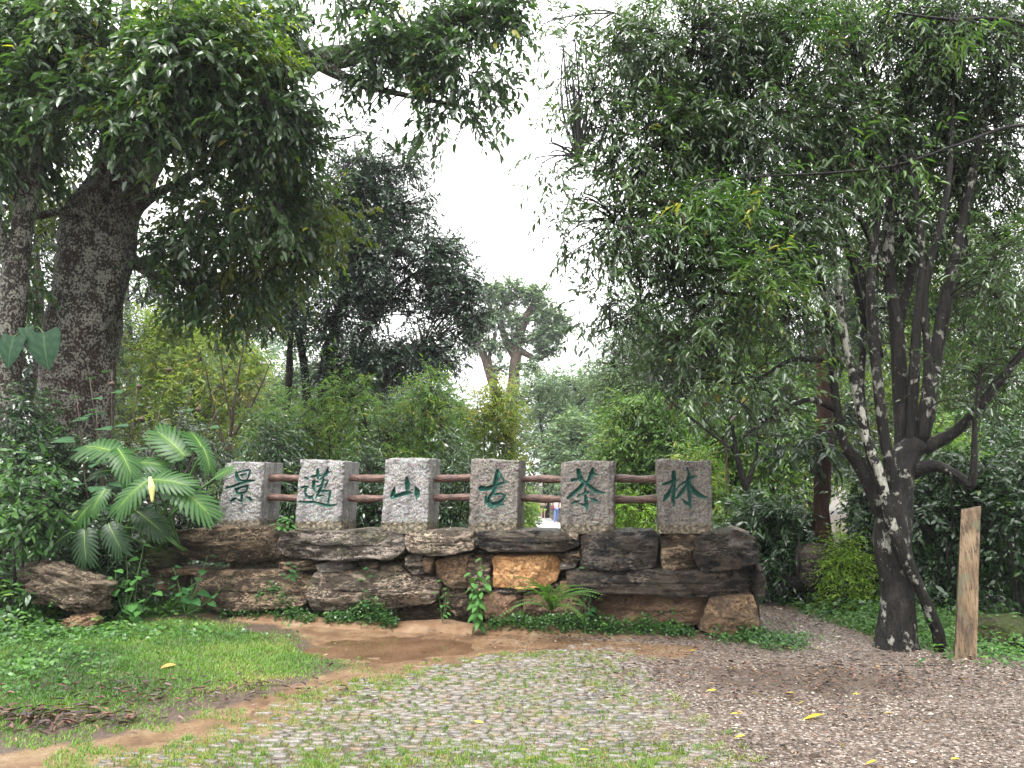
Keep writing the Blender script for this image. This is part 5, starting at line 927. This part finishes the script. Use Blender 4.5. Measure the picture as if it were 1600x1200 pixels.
# ---- creeping ground cover
def cover(pts, n, L0, L1, zmax, per=5, behind=None):
    mb = MB(); x, y, hh = pts(n); ok = (((np.stack([x, y], -1) - WO) @ WN > (.95 if behind else -9)) & (pdist(x, y, PATH) < -.03 + .12 * rng.random(len(x)))) if behind is not None else np.ones(len(x), bool); x, y, hh = x[ok], y[ok], hh[ok]; k = len(x); z0 = gz(x, y); z = z0 + hh * rng.random(k)
    P = np.stack([x, y, z], -1); P = P[:, None] + rng.normal(0, .022, (k, per, 3)); D = rng.normal(0, 1, (k, per, 3)) * [1, 1, .35] + [0, -.25, .05]; U = rng.normal(0, .35, (k, per, 3)) + [0, -.4, 1]
    L = rng.uniform(L0, L1, k * per); return leaves(P.reshape(-1, 3), D.reshape(-1, 3), U.reshape(-1, 3), L, L * .62, np.clip(rng.random(k)[:, None] * .5 + rng.random((k, per)) * .45, 0, 1).ravel(), 2)
def foot(n):
    u = rng.uniform(-2.9, 3.0, n); h = np.clip(.09 + .28 * fbm(np.stack([u, u * 0, u * 0], -1), 1.7, 5, 3) + .16 * fbm(np.stack([u, u * 0, u * 0], -1), 5, 2), 0, .3) * np.interp(u, [-2.9, -1.5, -.6, .3, .6, 1.2, 2, 3], [1.2, 1.5, 1.6, .9, .5, .75, .55, .7])
    k = h > .045; u = u[k]; h = h[k]; p = wpt(u, rng.uniform(-.2, -.02, len(u)) - .04, 0); return p[:, 0], p[:, 1], h + .04
mb = MB(); mb.add(*cover(foot, 3000, .02, .045, .3))
def blot(c, s, hm): 
    def f(n): return c[0] + rng.normal(0, s[0], n), c[1] + rng.normal(0, s[1], n), np.abs(rng.normal(0, hm, n))
    return f
c0 = wpt(3.05, -.3, 0); mb.add(*cover(blot(c0, (.16, .16), .06), 420, .02, .05, .1)); c0 = wpt(2.75, -.2, 0); mb.add(*cover(blot(c0, (.2, .08), .05), 220, .02, .045, .1))
obj('wall_foot_creeper', mb.geo(), M['creeper'], kind='stuff')
mb = MB()
for c, s, h, n in [(gpt(40, 960), (.5, .35), .16, 900), (gpt(230, 968), (.32, .16), .16, 700), (gpt(120, 1000), (.7, .2), .05, 700), (gpt(-60, 1010), (.5, .5), .14, 600), (gpt(20, 1060), (.4, .4), .06, 350), (gpt(190, 940), (.3, .15), .25, 450)]: mb.add(*cover(blot(c, s, h), n, .03, .065, .2))
obj('ground_cover', mb.geo(), M['weed'], kind='stuff')
mb = MB()
for c, s, h, n in [((4.55, 7.6), (.35, .35), .07, 500), ((5.0, 8.0), (.5, .4), .12, 700), ((4.3, 8.6), (.4, .5), .12, 800), ((4.1, 9.4), (.3, .4), .06, 400), ((5.0, 10.2), (.6, .5), .15, 800), ((4.3, 11.5), (.6, .4), .2, 600)]: mb.add(*cover(blot(c, s, h), n, .03, .06, .2, behind=False))
obj('verge_undergrowth', mb.geo(), M['weed'], kind='stuff')
mb = MB()
for c, s, h, n in [((-4.8, 9.6), (.9, .5), .3, 900), ((-2, 10.2), (2, .5), .35, 1200), ((1, 10), (1.5, .6), .25, 800), ((-5, 12), (3, 1.5), .35, 1500), ((6, 10.5), (1.2, 1), .25, 800), ((0, 16), (5, 3), .4, 2000), ((-9, 11), (2.2, 2), .3, 1800), ((-7, 8), (1.2, .9), .15, 1000), ((8.5, 9.5), (1.6, 1.2), .25, 900)]: mb.add(*cover(blot(c, s, h), n, .06, .12, .2, behind=True))
obj('undergrowth', mb.geo(), M['lf_tea'], kind='stuff')
# ---- boulders, log, post
def boulder(name, label, px, py, Y, dims, mat, seed, strat=1.0, tilt=0.0, amp=.22, zoff=0.0, cat='boulder', yaw=0.0):
    c = at(px, py, Y); n, m = 72, 40; th = np.linspace(0, 2 * np.pi, n, endpoint=False); ph = np.linspace(.02, np.pi - .02, m); TH, PH = np.meshgrid(th, ph)
    D = np.stack([np.cos(TH) * np.sin(PH), np.sin(TH) * np.sin(PH), np.cos(PH)], -1).reshape(-1, 3); Q = np.sign(D) * np.abs(D) ** .72; Q = Q * (1 + amp * fbm(D * [1, 1, strat], 1.6, seed, 3) + amp * .5 * fbm(D * [1, 1, strat * 1.5], 5, seed, 3))[:, None]
    Q = Q * np.array(dims) / 2; ct, st = math.cos(tilt), math.sin(tilt); Q = np.stack([Q[:, 0] * ct - Q[:, 2] * st, Q[:, 1], Q[:, 0] * st + Q[:, 2] * ct], -1)
    cyw, syw = math.cos(yaw), math.sin(yaw); Q = np.stack([Q[:, 0] * cyw - Q[:, 1] * syw, Q[:, 0] * syw + Q[:, 1] * cyw, Q[:, 2]], -1); i = np.arange(m - 1)[:, None] * n; j = np.arange(n)[None]; k = (j + 1) % n
    F = np.stack([i + j, i + n + j, i + n + k, i + k], -1).reshape(-1, 4); caps = np.array([list(range(n))]), np.array([list(range((m - 1) * n, m * n))[::-1]])
    o = obj(name, (Q, [F, *caps]), M[mat], None, smooth=True); o.location = c; tag(o, label, cat); return o
boulder('boulder', 'craggy pale topped boulder at the left end of the wall', 112, 918, 8.3, (.8, .6, .4), 'rk_buff', 3, 3.2, -.3, .42)
boulder('boulder', 'dark wet ledge behind the craggy pale boulder', 90, 905, 8.6, (.75, .5, .35), 'rk_brown', 9, 2.2, -.2)
boulder('boulder', 'small broken tan rock under the craggy boulder', 128, 972, 8.15, (.34, .3, .16), 'rk_tan', 5, 1.5, .1, .3)
boulder('boulder', 'round black boulder beside the path behind the wall', 1272, 884, 10.0, (.46, .5, .56), 'rk_dark', 12, 1, 0, .15)
boulder('boulder', 'mossy brown boulder at the right edge beside the wooden post', 1575, 1000, 7.9, (.75, .7, .46), 'rk_moss', 15, 1, .05, .16)
P, r = smooth_path([at(1185, 898, 10.5), at(1240, 908, 10.1), at(1312, 926, 9.6)], [.085, .09, .08], 6)
o = obj('fallen_log', tube(P, r, 12, .2, 5), M['bark_dark'], None, smooth=True); tag(o, 'dark fallen log lying along the far edge of the path', 'log')
# leaning squared wooden post
def post():
    pts = []; A, B = at(1506, 1022, 7.2), at(1517, 792, 7.25); A[2] = float(gz(A[0], A[1])) - .1; ns, hw, hd = 36, .088, .085
    cr = [(-1, -1), (-.92, -1), (-.3, -1), (.3, -1), (.92, -1), (1, -1), (1, -.92), (1, 0), (1, .92), (1, 1), (.92, 1), (0, 1), (-.92, 1), (-1, 1), (-1, .92), (-1, 0), (-1, -.92)]
    ca, sa = math.cos(-.5), math.sin(-.5); V = []; m = len(cr)
    for i in range(ns + 1):
        f = i / ns; c = A + (B - A) * f; w = 1.0 - .12 * f
        for a, b_ in cr:
            x, y = a * hw * w * .985, b_ * hd * w; V.append((c[0] + x * ca - y * sa, c[1] + x * sa + y * ca, c[2] + (.02 * a - .01 if i == ns else 0)))
    V = np.array(V); V = V + (fbm(V * [1, 1, .25], 9, 3, 3) * .014)[:, None] * np.array([1, .6, 0]) + (fbm(V, 26, 5, 2) * .005)[:, None]
    i = (np.arange(ns)[:, None] * m); j = np.arange(m)[None]; k = (j + 1) % m; F = np.stack([i + j, i + k, i + m + k, i + m + j], -1).reshape(-1, 4); cc = V[-m:].mean(0); V = np.vstack([V, cc]); j = j[0]; k = k[0]
    return V, [F, np.stack([ns * m + j, ns * m + k, np.full(m, len(V) - 1)], -1)]
o = obj('wooden_post', post(), M['post'], None); tag(o, 'weathered squared wooden post leaning beside the black trunk', 'post')
# ---- yellow fallen leaves one by one
YL = leaf_mesh('fallen_leaf', LANCE, 'yellow_leaf', 6, .25, .12); YL.attributes.remove(YL.attributes['vein']); at_ = YL.attributes.new('tint', 'FLOAT', 'POINT')
def flat_leaf(px, py, L, label, group=None, me=None):
    g = gpt(px, py); o = bpy.data.objects.new('fallen_leaf', me or YL); col.objects.link(o); o.location = (g[0], g[1], float(gz(*g)) + .03); o.rotation_euler = (rng.normal(0, .25), rng.normal(0, .2), rng.uniform(-.6, .6) + (3.14 if rng.random() > .5 else 0)); o.scale = (L, L, L); return tag(o, label, 'leaf', group)
flat_leaf(1288, 1121, .17, 'longest yellow fallen leaf on the gravel right of centre')
for px, py in [(1261, 1100), (1145, 1005), (1087, 1020), (1150, 1047), (1172, 1088), (1142, 1122), (1165, 1155), (1060, 1138), (1310, 1168), (1345, 1090), (1512, 1066), (1500, 1192), (1370, 1195), (756, 1138), (934, 1013), (820, 1195), (905, 1178), (572, 1123), (1190, 1094), (1030, 1019), (1230, 1015), (1245, 1090), (1380, 1120), (1120, 1083)]:
    flat_leaf(px, py, rng.uniform(.05, .09), 'small yellow fallen leaf lying on the wet brown ground', 'small yellow fallen leaves')
t = NT('orange dead leaf'); M['orange_leaf'] = t.done((.5, .2, .05), .45)
OL = leaf_mesh('fallen_leaf', OVAL, 'orange_leaf', 6, .3, .2); flat_leaf(274, 1052, .12, 'orange fallen leaf lying on the green lawn', None, OL); flat_leaf(934, 988, .09, 'orange red fallen leaf at the wall foot right of the fern', None, OL)
t = NT('brown curled leaf'); M['brown_leaf'] = t.done((.06, .035, .022), .45); BL = leaf_mesh('fallen_leaf', LANCE, 'brown_leaf', 6, .5, .3); flat_leaf(782, 984, .15, 'dark brown curled leaf on the mud bank left of the fern', None, BL)
# ---- the two walkers on the far path
def skin(name, pts, edges, mat, parent=None, sub=2):
    me = bpy.data.meshes.new(name); me.from_pydata([p[:3] for p in pts], edges, []); o = bpy.data.objects.new(name, me); col.objects.link(o); me.materials.append(mat)
    md = o.modifiers.new('skin', 'SKIN'); md.use_smooth_shade = True; sv = me.skin_vertices[0].data if me.skin_vertices else None
    if sv is None: 
        bm_ = None
    for i, p in enumerate(pts): sv[i].radius = (p[3], p[4] if len(p) > 4 else p[3])
    sv[0].use_root = True; s = o.modifiers.new('sub', 'SUBSURF'); s.levels = s.render_levels = sub
    if parent: o.parent = parent
    return o
def flatmat(n, c, r=.7): t = NT(n); return t.done(c, r)
M['skin'] = flatmat('skin', (.5, .32, .24), .5); M['hair'] = flatmat('black hair', (.012, .01, .01), .5)
def person(loc, label, top, bottom, short, h=1.65, turn=0.0):
    g = empty('person', loc, label, 'person', 'people walking on the far path'); g.rotation_euler = (0, 0, turn); k = h / 1.72; S = lambda L: [tuple(a * k for a in q) for q in L]
    E0 = [(0, 1), (1, 2), (2, 3), (3, 4), (0, 5), (5, 6), (6, 7), (7, 8), (0, 9), (9, 10), (10, 11), (11, 12), (2, 13), (13, 14), (14, 15), (15, 16), (2, 17), (17, 18), (18, 19), (19, 20)]
    B = S([(0, 0, .95, .14, .1), (0, .01, 1.15, .125, .09), (0, 0, 1.38, .15, .09), (0, 0, 1.5, .05), (0, -.01, 1.62, .085, .1), (-.09, 0, .88, .085), (-.1, -.1, .5, .055), (-.1, -.02, .1, .038), (-.1, -.14, .04, .03), (.09, 0, .88, .085), (.1, .08, .5, .055), (.1, .22, .13, .038), (.1, .14, .03, .03), (-.19, 0, 1.4, .05), (-.24, .04, 1.15, .04), (-.22, -.1, .93, .032), (-.22, -.14, .84, .03), (.19, 0, 1.4, .05), (.24, -.02, 1.15, .04), (.2, -.14, .98, .032), (.17, -.18, .92, .03)])
    skin('body', B, E0, M['skin'], g)
    skin('shirt', S([(0, 0, .98, .155, .112), (0, .01, 1.15, .142, .104), (0, 0, 1.38, .165, .105), (0, 0, 1.46, .075), (-.19, 0, 1.4, .066), (-.235, .035, 1.2, .056), (.19, 0, 1.4, .066), (.235, -.015, 1.2, .056)]), [(0, 1), (1, 2), (2, 3), (2, 4), (4, 5), (2, 6), (6, 7)], top, g)
    if short: L = S([(0, 0, .97, .15, .112), (-.09, 0, .88, .1), (-.1, -.04, .7, .09), (.09, 0, .88, .1), (.1, .03, .7, .09)]); E = [(0, 1), (1, 2), (0, 3), (3, 4)]
    else: L = S([(0, 0, .97, .15, .112), (-.09, 0, .88, .1), (-.1, -.1, .5, .07), (-.1, -.03, .12, .055), (.09, 0, .88, .1), (.1, .08, .5, .07), (.1, .21, .15, .055)]); E = [(0, 1), (1, 2), (2, 3), (0, 4), (4, 5), (5, 6)]
    skin('shorts' if short else 'trousers', L, E, bottom, g)
    skin('hair', S([(0, .02, 1.64, .095, .1), (0, .03, 1.7, .07, .08), (0, .06, 1.56, .06, .05)]), [(0, 1), (0, 2)], M['hair'], g); return g
def gl(px, Y): x = (px - 800) / FPX * Y; return (x, Y, float(gz(x, Y)) + .035)
person(gl(848, 46), 'person in a pale top and dark shorts with bare legs on the far path', flatmat('pale shirt', (.75, .68, .6)), flatmat('dark shorts', (.03, .03, .05)), True, 1.5)
person(gl(868, 41), 'person in a white top and blue jeans carrying a dark red shoulder bag', flatmat('white shirt', (.7, .72, .8)), flatmat('blue jeans', (.12, .17, .36)), False, 1.6, .2)
L = gl(866, 40.7); o = skin('shoulder_bag', [(0, 0, 0, .13, .09), (0, 0, .14, .11, .08), (.03, 0, .4, .012), (.05, .1, .55, .012)], [(0, 1), (1, 2), (2, 3)], flatmat('dark red bag', (.12, .02, .03))); o.location = (L[0] - .12, L[1], L[2] + .74); tag(o, 'dark red bag hanging at the hip of the person in jeans', 'bag')
# ---- the wet air
bpy.ops.mesh.primitive_cube_add(size=1, location=(0, 320, 11)); hz = bpy.context.object; hz.name = 'haze'; hz.scale = (840, 800, 26); hz['kind'] = 'stuff'
t = NT('haze'); t.t.nodes.remove(t.b); pv = t.n('ShaderNodeVolumePrincipled', Color=(.93, .96, 1.0), Density=HAZE); t.t.links.new(pv.outputs[0], t.out.inputs['Volume']); hz.data.materials.append(t.m)
